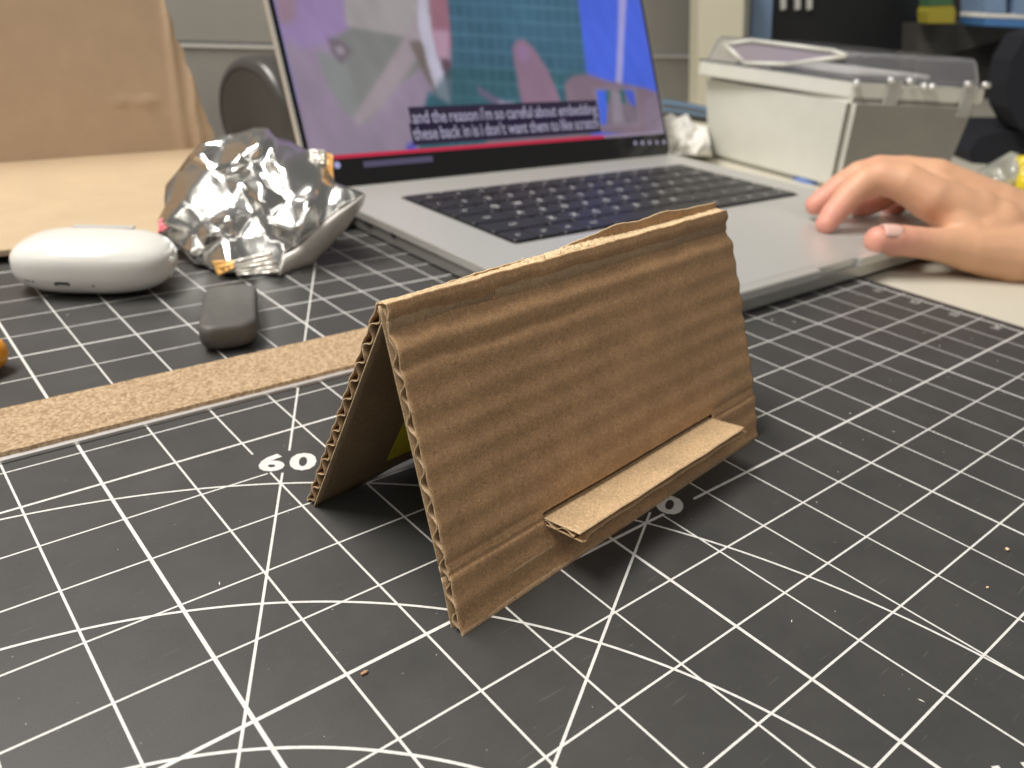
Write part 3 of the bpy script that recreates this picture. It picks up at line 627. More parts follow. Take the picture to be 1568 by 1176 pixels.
paint([(512, 74), (521, 70), (528, 78), (521, 86)], (.42, .36, .42), 1, .9)
paint([(744, 210), (880, 200), (930, 212), (745, 225)], (.28, .17, .23), 3, .8)
paint([(622, 222), (636, 215), (638, 236), (622, 238)], (.05, .06, .60), 2, .9)
PIP = [(912, 138), (970, 138), (978, 188), (920, 192)]
paint([(908, 134), (974, 133), (983, 193), (917, 197)], (.30, .26, .33), 1, .6)
paint(PIP, (.24, .18, .24), 0, 1); paint([(912, 138), (930, 138), (928, 190), (920, 192)], (.06, .14, .75), 0, 1); paint([(928, 138), (934, 138), (931, 160), (928, 160)], (.02, .18, .16), 0)
paint([(948, 138), (956, 138), (958, 160), (950, 158)], (.02, .16, .18), 0); paint([(956, 138), (970, 138), (973, 165), (962, 155)], (.07, .12, .66), 0); paint([(936, 140), (948, 140), (956, 188), (938, 188)], (.34, .28, .36), 1)
gry = img.mean(2, keepdims=True); blu = np.clip((img[..., 2:3] - .5) * 6, 0, 1); img = img * (.82 + .18 * blu) + gry * .18 * (1 - blu); img *= (.86 + .14 * blu)
for _ in range(4):
    img = (img + np.roll(img, 1, 0) + np.roll(img, -1, 0) + np.roll(img, 1, 1) + np.roll(img, -1, 1)) / 5
img = np.clip(img * .84 * (1 + .13 * nz(.7, .7, 31)[..., None] + .05 * nz(5, 5, 32)[..., None]), 0, 1)
def emis(name, strength, attr=None, col=(1, 1, 1)):
    mt = bpy.data.materials.new(name); mt.use_nodes = True; nt = mt.node_tree; b = nt.nodes['Principled BSDF']; b.inputs['Base Color'].default_value = (.01, .01, .01, 1); b.inputs['Roughness'].default_value = .12
    if attr: a_ = nt.nodes.new('ShaderNodeVertexColor'); a_.layer_name = attr; nt.links.new(a_.outputs[0], b.inputs['Emission Color'])
    else: b.inputs['Emission Color'].default_value = (*col, 1)
    b.inputs['Emission Strength'].default_value = strength; return mt
vs = [lp(x_, t_, .016) for x_, t_ in zip(XS.ravel(), TS.ravel())]; fs = [(j * gs + i, j * gs + i + 1, (j + 1) * gs + i + 1, (j + 1) * gs + i) for j in range(gt - 1) for i in range(gs - 1)]
so = mesh('screen_picture', vs, fs, emis('screen_glow', 1.0, 'Col'), lap)
ca = so.data.color_attributes.new('Col', 'FLOAT_COLOR', 'POINT'); ca.data.foreach_set('color', np.concatenate([img.reshape(-1, 3), np.ones((gs * gt, 1))], 1).astype(np.float32).ravel())
def scr_quad(name, pts, col, strength=1.0, o=.020, par=lap):
    P_ = [st(*p) for p in pts]; bm = bmesh.new(); prism(bm, [lp(a_, b_, o) for a_, b_ in P_], -ln * .003); return from_bm(name, bm, emis(name + '_glow', strength, None, col), par)
rl = st(925, 212)[0]; rs_ = 0.22
def rowq(name, a_, b_, t_a, t_b, col, st_=1.0, o=.020):
    bm = bmesh.new(); prism(bm, [lp(a_, t_a, o), lp(b_, t_a, o), lp(b_, t_b, o), lp(a_, t_b, o)], -ln * .003); return from_bm(name, bm, emis(name + '_glow', st_, None, col), lap)
rowq('progress_bar', .22, rl, SB - .03, SB + .09, (.50, .02, .06)); rowq('progress_remainder', rl, lw - .22, SB - .03, SB + .09, (.25, .2, .28))
bA, bB = st(508, 254), st(662, 242); rowq('title_strip', bA[0] + 1.1, bB[0], bA[1] - .14, bA[1] + .05, (.075, .065, .12))
for k_ in range(5):
    c_ = st(972 + 11 * k_, 217.5 - .4 * k_); bm = bmesh.new(); q_ = [lp(c_[0] + .09 * math.cos(a_ * math.pi / 5), c_[1] - .05 + .09 * math.sin(a_ * math.pi / 5), .02) for a_ in range(10)]; prism(bm, q_, -ln * .003); from_bm('player_icon', bm, emis('icon_glow', 1, None, (.30, .27, .40)), lap)
c_ = st(516, 253); bm = bmesh.new(); prism(bm, [lp(c_[0] + .11 * math.cos(a_ * math.pi / 6), c_[1] + .11 * math.sin(a_ * math.pi / 6), .02) for a_ in range(12)], -ln * .003); from_bm('player_icon', bm, emis('icon_glow', 1, None, (.35, .35, .6)), lap)
for txt, pa, pb, ta, tb in (("and the reason i'm so careful about embedding", (629, 183), (914, 166), None, None), ("these back in is i don't want them to like scratch", (630, 206), (917, 189), None, None)):
    a_, b_ = st(*pa), st(*pb); tc_ = (a_[1] + b_[1]) / 2; hh = .36
    rowq('caption_backing', a_[0] - .02, b_[0] + .02, tc_ - hh, tc_ + hh, (.018, .012, .035), 1, .021)
    gm = emis('caption_glow', 1, None, (.36, .34, .46)); ws = []; x_ = 0
    for wd_ in txt.split():
        me = text_mesh(wd_, 1.0, .008); xs = [v.co.x for v in me.vertices]; ws.append((wd_, me, x_ - min(xs))); x_ += max(xs) - min(xs) + .28
    f_ = (b_[0] - a_[0] - .12) / (x_ - .28)
    for wd_, me, xo in ws:
        for v in me.vertices: v.co = lp(a_[0] + .06 + (v.co.x + xo) * f_, tc_ + (v.co.y) * .60, .0235)
        o = link('caption_word', me, gm, lap)
        if len(wd_) > 0: o['kind'] = 'stuff'
fix(lap)
# plug in the laptop's side
plug = thing('cable_plug', 'small black cable plug pushed into the left side of the laptop', 'plug', (10.0, 9.9, 0))
prism_obj('plug_body', [(9.55, 9.62, .16), (10.44, 9.62, .16), (10.44, 10.5, .16), (9.55, 10.5, .16)], (0, 0, .46), CABLE, plug, .05)
tube('cable', [(9.6, 10.05, .4), (9.0, 10.1, .35), (8.6, 10.6, .15), (8.4, 12, .1), (9.5, 14, -.05), (9, 17, -.05)], .09, CABLE, plug); fix(plug)
# ------------------------------------------------------------ crumpled foil wrapper
def fo_px(pts): return [(220 + x / 4.126, 180 + y / 4.126) for x, y in pts]
OUT = fo_px([(470, 130), (560, 100), (700, 62), (780, 65), (850, 130), (930, 150), (1010, 190), (1060, 200), (1150, 205), (1190, 240), (1198, 395), (1290, 440), (1395, 478), (1330, 530), (1230, 600), (1100, 700), (960, 830), (880, 880), (860, 1000), (700, 992), (600, 1000), (470, 1020), (380, 925), (320, 920), (260, 860), (130, 760), (90, 740), (80, 650), (130, 560), (130, 430), (210, 340), (270, 250), (350, 170)])
wrap = thing('foil_wrapper', 'crumpled silver foil snack wrapper lying open beside the laptop', 'wrapper', (6.6, 8.2, 0))
def fdep(u_, v_):            # depth of the wrapper's front surface: bottom near, top leaning back, bulging in the middle
    return 19.1 + (425 - v_) / 230 * 1.9
pts2 = [V(p) for p in OUT]; nO = len(pts2); poly = OUT
def pin(x, y):
    c_ = False; j_ = nO - 1
    for i_ in range(nO):
        (xi, yi), (xj, yj) = poly[i_], poly[j_]
        if (yi > y) != (yj > y) and x < (xj - xi) * (y - yi) / (yj - yi) + xi: c_ = not c_
        j_ = i_
    return c_
def pdist(x, y):
    b_ = 1e9; p = V((x, y))
    for i_ in range(nO):
        q, _f = geometry.intersect_point_line(p, pts2[i_], pts2[(i_ + 1) % nO]); f_ = max(0, min(1, _f)); q = pts2[i_].lerp(pts2[(i_ + 1) % nO], f_); b_ = min(b_, (q - p).length)
    return b_
rnd = random.Random(21); inn = []
while len(inn) < 42:
    x, y = rnd.uniform(245, 555), rnd.uniform(195, 430)
    if pin(x, y) and pdist(x, y) > 7 and all((V((x, y)) - q).length > 14 for q in inn): inn.append(V((x, y)))
allp = pts2 + inn
vo, eo, fo_, *_ = geometry.delaunay_2d_cdt(allp, [(i, (i + 1) % nO) for i in range(nO)], [list(range(nO))], 1, 1e-4)
def foil_side(sign, seed, scale):
    r_ = random.Random(seed); out = []
    for i, p in enumerate(vo):
        edge = pdist(p.x, p.y)
        if edge < 2: D = fdep(p.x, p.y)
        else: D = fdep(p.x, p.y) + sign * (.18 + 1.15 * min(1, edge / 80) ** .6) + r_.uniform(-1, 1) * .34 * scale
        out.append(at(p.x, p.y, D))
    return out
bm = bmesh.new(); vf = [bm.verts.new(p) for p in foil_side(-.55, 5, 1)]
for f in fo_: bm.faces.new([vf[i] for i in f])
bb = [bm.verts.new(p + FW * .25) for p in foil_side(1.0, 9, .5)]
for f in fo_: bm.faces.new([bb[i] for i in f][::-1])
bed = [e for e in bm.edges if len(e.link_faces) == 1]
for e in list(bed):
    a_, b_ = e.verts
    if a_ in vf:
        ia, ib = vf.index(a_), vf.index(b_); bm.faces.new((a_, b_, bb[ib], bb[ia]))
bmesh.ops.recalc_face_normals(bm, faces=bm.faces)
for v in bm.verts: v.co.z = max(v.co.z, .03)
bmesh.ops.bevel(bm, geom=bm.edges[:], offset=.024, segments=2, affect='EDGES', clamp_overlap=True)
bmesh.ops.subdivide_edges(bm, edges=[e for e in bm.edges if e.calc_length() > .3], cuts=3, use_grid_fill=True)
bmesh.ops.triangulate(bm, faces=[f for f in bm.faces if len(f.verts) > 4])
for v in bm.verts:
    q = v.co; v.co = q + V((noise.noise(q * 1.7), noise.noise(q * 1.7 + V((9, 0, 0))), noise.noise(q * 1.7 + V((0, 9, 0))))) * .05 + V((noise.noise(q * 6), noise.noise(q * 6 + V((9, 0, 0))), noise.noise(q * 6 + V((0, 9, 0))))) * .008
    v.co.z = max(v.co.z, .012)
from_bm('foil_sheet', bm, FOIL, wrap, True)
def band(name, pxs, D0, D1, mt, thick=.03, bend=0.0, nu=24, nv=8, ridges=0, amp=.04, parent=wrap):
    """a bent strip between four photo corners (tl, tr, br, bl), at its own depth"""
    vs, fs = [], []; tl_, tr_, br_, bl_ = [V(p) for p in pxs]
    for side in (0, 1):
        for j in range(nv + 1):
            for i in range(nu + 1):
                a_, b_ = i / nu, j / nv; p = tl_.lerp(tr_, a_).lerp(bl_.lerp(br_, a_), b_); D = D0 + (D1 - D0) * b_ + bend * math.sin(a_ * math.pi)
                if ridges: D += amp * math.cos(b_ * ridges * 2 * math.pi)
                D += .05 * noise.noise(V((a_ * 5, b_ * 5, 1))); q = at(p.x, p.y, D + thick * side); q.z = max(q.z, .01 + .01 * side); vs.append(q)
    A = (nu + 1) * (nv + 1); I = lambda i, j, k: k * A + j * (nu + 1) + i
    for j in range(nv):
        for i in range(nu): fs += [(I(i, j, 0), I(i + 1, j, 0), I(i + 1, j + 1, 0), I(i, j + 1, 0)), (I(i, j, 1), I(i, j + 1, 1), I(i + 1, j + 1, 1), I(i + 1, j, 1))]
    for i in range(nu): fs += [(I(i, 0, 0), I(i, 0, 1), I(i + 1, 0, 1), I(i + 1, 0, 0)), (I(i, nv, 0), I(i + 1, nv, 0), I(i + 1, nv, 1), I(i, nv, 1))]
    for j in range(nv): fs += [(I(0, j, 0), I(0, j + 1, 0), I(0, j + 1, 1), I(0, j, 1)), (I(nu, j, 0), I(nu, j, 1), I(nu, j + 1, 1), I(nu, j + 1, 0))]
    return mesh(name, vs, fs, mt, parent, True)
band('seal_strip', fo_px([(560, 905), (800, 835), (862, 985), (590, 1000)]), 18.75, 18.65, FOILS, .03, -.1, 24, 40, 5, .035)
band('seal_strip', fo_px([(1045, 195), (1150, 203), (1152, 300), (1060, 290)]), 20.5, 20.4, FOILS, .03, -.05, 16, 30, 4, .03)
band('orange_print', fo_px([(430, 905), (575, 900), (590, 940), (470, 1005)]), 18.8, 18.75, GOLD, .03, -.05)
band('orange_print', fo_px([(1155, 215), (1195, 238), (1200, 395), (1160, 330)]), 20.3, 20.2, GOLD)
band('pink_print', fo_px([(95, 645), (150, 625), (152, 700), (88, 735)]), 19.5, 19.4, PINK)
# the plain outside of the bag, seen at its lower right
vs, fs = [], []; up_ = fo_px([(1400, 480), (1330, 532), (1230, 595), (1100, 695), (960, 832), (880, 872), (862, 950), (858, 1003)]); lo_ = fo_px([(1404, 490), (1385, 555), (1290, 690), (1180, 810), (1060, 930), (975, 1005), (900, 1020), (862, 1010)])
pr = []
for k_ in range(29):
    f_ = k_ / 4; i_ = min(6, int(f_)); g_ = f_ - i_; a_ = V(up_[i_]).lerp(V(up_[i_ + 1]), g_); b_ = V(lo_[i_]).lerp(V(lo_[i_ + 1]), g_); pr.append((a_, b_))
for side in (0, 1):
    for (a_, b_) in pr:
        for j in range(7):
            q_ = a_.lerp(b_, j / 6); bl_ = math.sin(j / 6 * math.pi); Dq = fdep(a_.x, a_.y) - .05 + .65 * (j / 6) ** 1.3 - .12 * bl_; z_ = at(q_.x, q_.y, Dq + .03 * side); z_.z = max(z_.z, .01 + .01 * side); vs.append(z_)
A = 29 * 7
for i in range(28):
    for j in range(6): a_ = i * 7 + j; fs += [(a_, a_ + 1, a_ + 8, a_ + 7), (A + a_, A + a_ + 7, A + a_ + 8, A + a_ + 1)]
    fs += [(i * 7, i * 7 + 7, A + i * 7 + 7, A + i * 7), (i * 7 + 6, A + i * 7 + 6, A + i * 7 + 13, i * 7 + 13)]
mesh('bag_outside', vs, fs, FOILB, wrap, True); fix(wrap)
# ------------------------------------------------------------ storage box with clear lid
RT = 4.13
sbx = thing('storage_box', 'off-white plastic storage box with clear latched lid behind the laptop', 'storage box', (34, 9, -.15))
tN, tL_, tR_ = gz(1306, 150, RT - .55), gz(1076, 112, RT - .55), gz(1500, 158, RT - .55); bN, bL_, bR_ = gz(1286, 290, -.14), gz(1074, 246, -.14), gz(1462, 262, -.14)
tB = tL_ + tR_ - tN; tc0 = (tN + tL_ + tR_ + tB) / 4; bN, bL_, bR_, bB_ = [V((tc0.x + .35 + (q.x - tc0.x) * .91, tc0.y + (q.y - tc0.y) * .91, -.14)) for q in (tN, tL_, tR_, tB)]
bm = bmesh.new(); v_ = [bm.verts.new(p) for p in (bN, bR_, bB_, bL_, tN, tR_, tB, tL_)]
for f in ((3, 2, 1, 0), (4, 5, 6, 7), (1, 2, 6, 5), (2, 3, 7, 6), (3, 0, 4, 7), (0, 1, 5, 4)): bm.faces.new([v_[i] for i in f])
bmesh.ops.recalc_face_normals(bm, faces=bm.faces); bmesh.ops.bevel(bm, geom=bm.edges[:], offset=.22, segments=4, affect='EDGES')
me = bpy.data.meshes.new('bin_body'); bm.to_mesh(me); bm.free(); o = link('bin_body', me, [BIN, BIN_SHADE], sbx, False)
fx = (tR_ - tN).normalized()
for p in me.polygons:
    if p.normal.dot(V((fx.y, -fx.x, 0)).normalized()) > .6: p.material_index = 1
def ringbox(name, c4, z0, z1, grow, mt, bev=.06):
    c_ = sum(c4, V((0, 0, 0))) / 4; q = [c_ + (p - c_) * (1 + grow) for p in c4]; return box8(name, [V((p.x, p.y, z0)) for p in q] + [V((p.x, p.y, z1)) for p in q], mt, sbx, bev)
tn, tl_2, tr_2 = gz(1309, 126, RT), gz(1071, 93, RT), gz(1511, 136, RT); c4 = [tn, tr_2, tl_2 + tr_2 - tn, tl_2]
ringbox('bin_rim', c4, RT - .62, RT, 0, BIN)
ringbox('lid_rim', c4, RT + .01, RT + .10, .012, CLEAR, .03)
c_ = sum(c4, V((0, 0, 0))) / 4; lb = [c_ + (p - c_) * .96 for p in c4]; lt = [c_ + (p - c_) * .90 for p in c4]
bm = bmesh.new(); v_ = [bm.verts.new(V((p.x, p.y, RT + .1))) for p in lb] + [bm.verts.new(V((p.x, p.y, RT + 1.10))) for p in lt]
for f in ((4, 5, 6, 7), (0, 1, 5, 4), (1, 2, 6, 5), (2, 3, 7, 6), (3, 0, 4, 7)): bm.faces.new([v_[i] for i in f])
bmesh.ops.recalc_face_normals(bm, faces=bm.faces); bmesh.ops.bevel(bm, geom=[e for e in bm.edges if len(e.link_faces) == 2], offset=.12, segments=3, affect='EDGES')
o = from_bm('clear_lid', bm, CLEAR, sbx); o.modifiers.new('t', 'SOLIDIFY').thickness = .07
ringbox('lid_tray_insert', c4, RT + .12, RT + .3, -.35, PAPER, .1)
edge = (tr_2 - tn); en = V((edge.y, -edge.x, 0)).normalized()
for f_ in (.28, .86):
    p = tn + edge * f_ + en * .14
    prism_obj('latch', [p + edge.normalized() * a_ + V((0, 0, z_)) for a_, z_ in ((-.35, .15), (.35, .15), (.30, -1.15), (-.30, -1.15))], -en * .12, CLEARG, sbx, .04)
    for dx in (-.35, .5): 
        bm = bmesh.new(); q = p + edge.normalized() * dx + V((0, 0, .15)); cyl(bm, q, q + edge.normalized() * .3, .11, seg=14); from_bm('latch_hinge', bm, STEEL, sbx, True)
for f_ in (.0, .50, .56):
    bm = bmesh.new(); q = tn + edge * f_ + V((0, 0, -.02)) + en * .12; bmesh.ops.create_uvsphere(bm, u_segments=12, v_segments=8, radius=.14, matrix=Matrix.Translation(q)); from_bm('lid_stud', bm, STEEL, sbx, True)
# glare on the clear lid, modelled as a pale hexagon frame and mauve patch
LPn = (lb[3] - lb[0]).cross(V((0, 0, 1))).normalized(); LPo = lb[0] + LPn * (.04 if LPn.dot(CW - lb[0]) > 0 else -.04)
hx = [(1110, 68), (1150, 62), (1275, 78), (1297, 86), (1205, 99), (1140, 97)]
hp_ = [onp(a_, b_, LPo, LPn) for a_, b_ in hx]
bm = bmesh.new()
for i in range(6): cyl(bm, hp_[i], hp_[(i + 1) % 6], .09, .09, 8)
from_bm('lid_glare_frame', bm, BIN, sbx, True)
bm = bmesh.new(); prism(bm, hp_, LPn * .03); from_bm('lid_glare_patch', bm, simple('mauve_lid_glare', (.34, .30, .34), .3), sbx)
fix(sbx)
# ------------------------------------------------------------ hand
SK = nm('skin'); mt, nt, b = SK; L = nt.links.new
vc = nt.nodes.new('ShaderNodeVertexColor'); vc.layer_name = 'Col'; tcn = N(nt, 'ShaderNodeTexCoord'); nn_ = N(nt, 'ShaderNodeTexNoise', Scale=1.5, Detail=5.0); L(tcn.outputs['Object'], nn_.inputs['Vector'])
mr = N(nt, 'ShaderNodeMapRange'); L(nn_.outputs[0], mr.inputs[0]); mr.inputs[3].default_value = .88; mr.inputs[4].default_value = 1.12
mm = N(nt, 'ShaderNodeMixRGB', blend_type='MULTIPLY'); mm.inputs[0].default_value = 1; L(vc.outputs[0], mm.inputs[1]); L(mr.outputs[0], mm.inputs[2]); L(mm.outputs[0], b.inputs['Base Color'])
b.inputs['Roughness'].default_value = .5; b.inputs['Subsurface Weight'].default_value = .25; b.inputs['Subsurface Radius'].default_value = (.4, .15, .08); b.inputs['Subsurface Scale'].default_value = .3
sb = N(nt, 'ShaderNodeTexVoronoi', Scale=9.0); L(tcn.outputs['Object'], sb.inputs['Vector']); bpn = N(nt, 'ShaderNodeBump', Strength=.12, Distance=.02); L(sb.outputs['Distance'], bpn.inputs['Height']); L(bpn.outputs[0], b.inputs['Normal'])
SKIN = mt
chains = [
 [(1346, 368, 22.55, .42), (1364, 368, 22.65, .47), (1385, 369, 22.75, .46), (1402, 371, 22.85, .46), (1440, 375, 23.0, .50), (1482, 382, 23.2, .64), (1545, 388, 23.5, .92), (1620, 385, 23.8, 1.15), (1780, 420, 24.2, 1.3), (1960, 480, 24.6, 1.5)],
 [(1265, 343, 23.95, .33), (1276, 328, 23.95, .385), (1298, 302, 24.0, .42), (1324, 279, 23.95, .47), (1350, 271, 23.9, .53), (1385, 279, 23.7, .58), (1425, 303, 23.6, .66), (1520, 350, 23.9, .92), (1620, 380, 24.2, 1.1)],
 [(1249, 314, 25.1, .34), (1262, 305, 25.05, .39), (1290, 284, 25, .43), (1316, 268, 24.95, .45), (1345, 261, 24.9, .48), (1385, 265, 24.8, .54), (1430, 278, 24.6, .70), (1520, 325, 24.6, .92), (1620, 370, 24.6, 1.1)],
 [(1313, 318, 26.0, .30), (1328, 315, 26.0, .35), (1350, 306, 26, .38), (1372, 288, 26, .42), (1395, 274, 25.9, .46), (1445, 285, 25.6, .66), (1520, 325, 25.3, .9), (1620, 375, 25, 1.0)],
 [(1362, 318, 26.9, .27), (1374, 315, 26.9, .31), (1392, 303, 26.8, .35), (1415, 285, 26.7, .40), (1460, 292, 26.4, .58), (1525, 330, 26, .8), (1620, 380, 25.4, 1.0)],
 [(1482, 360, 23.3, .5), (1440, 312, 23.75, .62), (1490, 330, 23.8, .8)],
 [(1482, 380, 23.3, .6), (1520, 350, 23.8, .9)], [(1440, 300, 24.2, .6), (1460, 300, 25.8, .55), (1520, 335, 25.2, .85)],
]
bm = bmesh.new(); tips = []
for ch in chains:
    P3 = [(at(u_, v_, D_), r_) for u_, v_, D_, r_ in ch]
    for i in range(len(P3)):
        bmesh.ops.create_icosphere(bm, subdivisions=3, radius=P3[i][1], matrix=Matrix.Translation(P3[i][0]))
        if i + 1 < len(P3):
            (a_, ra), (b_, rb) = P3[i], P3[i + 1]; k_ = max(2, int((b_ - a_).length / .12))
            for q in range(1, k_):
                f_ = q / k_; bmesh.ops.create_icosphere(bm, subdivisions=2, radius=ra + (rb - ra) * f_, matrix=Matrix.Translation(a_.lerp(b_, f_)))
me = bpy.data.meshes.new('hand_body'); bm.to_mesh(me); bm.free()
hand = bpy.data.objects.new('person_hand', me); COL.objects.link(hand)
rm = hand.modifiers.new('r', 'REMESH'); rm.mode = 'VOXEL'; rm.voxel_size = .055; smd = hand.modifiers.new('s', 'SMOOTH'); smd.factor = .5; smd.iterations = 26
dg = bpy.context.evaluated_depsgraph_get(); m2 = bpy.data.meshes.new_from_object(hand.evaluated_get(dg)); hand.modifiers.clear(); hand.data = m2; m2.materials.clear(); m2.materials.append(SKIN)
tips = [(at(*ch[0][:3]), 1.1) for ch in chains[:5]]; knk = [at(*chains[1][4][:3]), at(*chains[2][4][:3]), at(*chains[1][6][:3]), at(*chains[0][3][:3])]
col = np.ones((len(m2.vertices), 4), np.float32)
for i, v in enumerate(m2.vertices):
    p = v.co; w_ = max(math.exp(-((p - t_).length / r_) ** 2) for t_, r_ in tips); k_ = .35 * max(math.exp(-((p - t_).length / .5) ** 2) for t_ in knk); w_ = min(1, w_ + k_)
    c_ = V((.67, .385, .235)).lerp(V((.70, .32, .25)), w_); col[i, :3] = c_
ca = m2.color_attributes.new('Col', 'FLOAT_COLOR', 'POINT'); ca.data.foreach_set('color', col.ravel())
for p in m2.polygons: p.use_smooth = True
tag(hand, "person's right hand reaching in from the right edge, fingertip on the trackpad", 'person')
NAIL = simple('fingernail', (.80, .52, .44), .35)
def nail(c, along, out, w, l):
    along, out = along.normalized(), out.normalized(); sd = along.cross(out).normalized(); out = sd.cross(along); vs, fs = [], []
    for j in range(9):
        for i in range(9):
            a_, b_ = -1 + i / 4, -1 + j / 4; ww = w * math.sqrt(max(0, 1 - .35 * b_ * b_)); vs.append(c + sd * a_ * ww + along * b_ * l + out * (-.35 * w * a_ * a_ * 1.3 - .05 * l * b_ * b_ + .012))
    for j in range(8):
        for i in range(8): fs.append((j * 9 + i, j * 9 + i + 1, j * 9 + i + 10, j * 9 + i + 9))
    o = mesh('fingernail', vs, fs, NAIL, hand, True); s_ = o.modifiers.new('t', 'SOLIDIFY'); s_.thickness = .02; return o
th_t, th_j = at(*chains[0][0][:3]), at(*chains[0][2][:3]); out_ = (UP * .55 - FW * .84); nail(at(1360, 366, 22.6) + out_ * .445, th_t - th_j, out_, .26, .30)
# ------------------------------------------------------------ small things on the desk and mat
bc_ = gz(1252, 272, .0); bl = thing('blue_disc', 'small blue and white round cap at the foot of the storage box', 'cap', (bc_.x, bc_.y, -.15))
bm = bmesh.new(); cyl(bm, (bc_.x, bc_.y, -.14), (bc_.x, bc_.y, .22), 1.05, 1.0, 32); from_bm('cap_base', bm, BLUE, bl)
bm = bmesh.new(); cyl(bm, (bc_.x + .45, bc_.y + .1, .225), (bc_.x + .45, bc_.y + .1, .5), .6, .45, 24); from_bm('cap_top', bm, PAPER, bl, True); fix(bl)
pk = thing('snack_packet', 'crinkled clear and yellow snack packet behind the wrist at the right edge', 'packet', (38.5, 4, -.15))
def crumple(name, pts, D, thick, mt, parent, seed=1, amp=.25, nI=14):
    r_ = random.Random(seed); P = [V(p) for p in pts]; nP = len(P); xs = [p.x for p in P]; ys = [p.y for p in P]; extra = []
    def inp(x, y):
        c_ = False; j_ = nP - 1
        for i_ in range(nP):
            if (P[i_].y > y) != (P[j_].y > y) and x < (P[j_].x - P[i_].x) * (y - P[i_].y) / (P[j_].y - P[i_].y) + P[i_].x: c_ = not c_
            j_ = i_
        return c_
    for _ in range(400):
        x, y = r_.uniform(min(xs), max(xs)), r_.uniform(min(ys), max(ys))
        if inp(x, y) and len(extra) < nI and all((V((x, y)) - q).length > 4 for q in extra + P): extra.append(V((x, y)))
    vo2, _, f2_, *_r = geometry.delaunay_2d_cdt(P + extra, [(i, (i + 1) % nP) for i in range(nP)], [list(range(nP))], 1, 1e-4)
    bm = bmesh.new(); A_ = [bm.verts.new(at(p.x, p.y, D - (0 if i < nP else thick * .5) + r_.uniform(-amp, amp))) for i, p in enumerate(vo2)]; B_ = [bm.verts.new(at(p.x, p.y, D + thick)) for p in vo2]
    for f in f2_: bm.faces.new([A_[i] for i in f]); bm.faces.new([B_[i] for i in f][::-1])
    for e in [e for e in bm.edges if len(e.link_faces) == 1]:
        if e.verts[0] in A_: i_, j_ = A_.index(e.verts[0]), A_.index(e.verts[1]); bm.faces.new((A_[i_], A_[j_], B_[j_], B_[i_]))
    bmesh.ops.recalc_face_normals(bm, faces=bm.faces); bmesh.ops.bevel(bm, geom=bm.edges[:], offset=.05, segments=2, affect='EDGES', clamp_overlap=True)
    return from_bm(name, bm, mt, parent, True)
crumple('clear_film', [(1496, 262), (1548, 232), (1562, 236), (1560, 292), (1540, 296), (1500, 280)], 35.2, .8, CELLO, pk, 3)
crumple('yellow_print', [(1553, 240), (1600, 234), (1610, 296), (1552, 292), (1560, 262)], 34.9, .8, YEL, pk, 4); fix(pk)
pp = gz(1568, 312, .0); pa_ = prism_obj('paper_sheet', [V((pp.x - 1.6, pp.y + 2.2, -.145)), V((pp.x - .6, pp.y - 1.4, -.145)), V((pp.x + 7, pp.y + 1, -.145)), V((pp.x + 6, pp.y + 4.6, -.145))], (0, 0, .03), PAPER); tag(pa_, 'white paper sheet on the desk under the yellow snack packet', 'paper')
tis = crumple('tissue_pile', [(1006, 186), (1026, 173), (1038, 180), (1052, 174), (1062, 190), (1084, 194), (1090, 240), (1010, 240)], 37.0, 2.0, PAPER, None, 8, .5, 40); tag(tis, 'crumpled white tissues between the laptop lid and the storage box', 'tissue')
cb = thing('cable_bundle', 'blue and black cables lying at the foot of the grey wall', 'cable', (36, 22, -.15))
for k_ in range(4):
    tube('cable', [at(990, 158 + 6 * k_, 47), at(1020, 156 + 5 * k_, 46.5), at(1045, 162 + 5 * k_, 46), at(1095, 172 + 4 * k_, 45)], .22, (CABLEB, CABLE, CABLEB, CABLE)[k_], cb)
fix(cb)
# glossy dark round speaker behind the lid
spk = thing('round_speaker', 'dark glossy rounded drum-shaped speaker standing behind the laptop lid', 'speaker', (15, 24, -.15))
sc = at(384, 184, 33.0); axd = (RX * .62 + FW * .70 + UP * .36).normalized()
bm = bmesh.new(); prof = [(x, r * 1.16) for x, r in ((0, 1.75), (.08, 1.95), (.3, 2.08), (1.4, 2.15), (2.6, 2.0), (3.1, 1.6), (3.3, .9), (3.35, .1))]; q1 = axd.orthogonal().normalized(); q2 = axd.cross(q1); rings = []
for x, r in prof: rings.append([bm.verts.new(sc + axd * x + q1 * (r * math.cos(k * math.pi / 24)) + q2 * (r * math.sin(k * math.pi / 24))) for k in range(48)])
for i in range(len(rings) - 1):
    for k in range(48): bm.faces.new((rings[i][k], rings[i][(k + 1) % 48], rings[i + 1][(k + 1) % 48], rings[i + 1][k]))
bm.faces.new(rings[-1]); from_bm('speaker_shell', bm, SPK, spk, True)
bm = bmesh.new(); cyl(bm, sc + axd * .03, sc + axd * .25, 2.14, 2.14, 48); from_bm('speaker_front', bm, SPK2, spk)
prism_obj('speaker_foot', [V((sc.x - .9, sc.y - .9, -.145)), V((sc.x + 1.9, sc.y - .6, -.145)), V((sc.x + 2, sc.y + 1.6, -.145)), V((sc.x - .6, sc.y + 1.6, -.145))], (0, 0, max(.3, sc.z - 1.2)), SPK2, spk, .1); fix(spk)
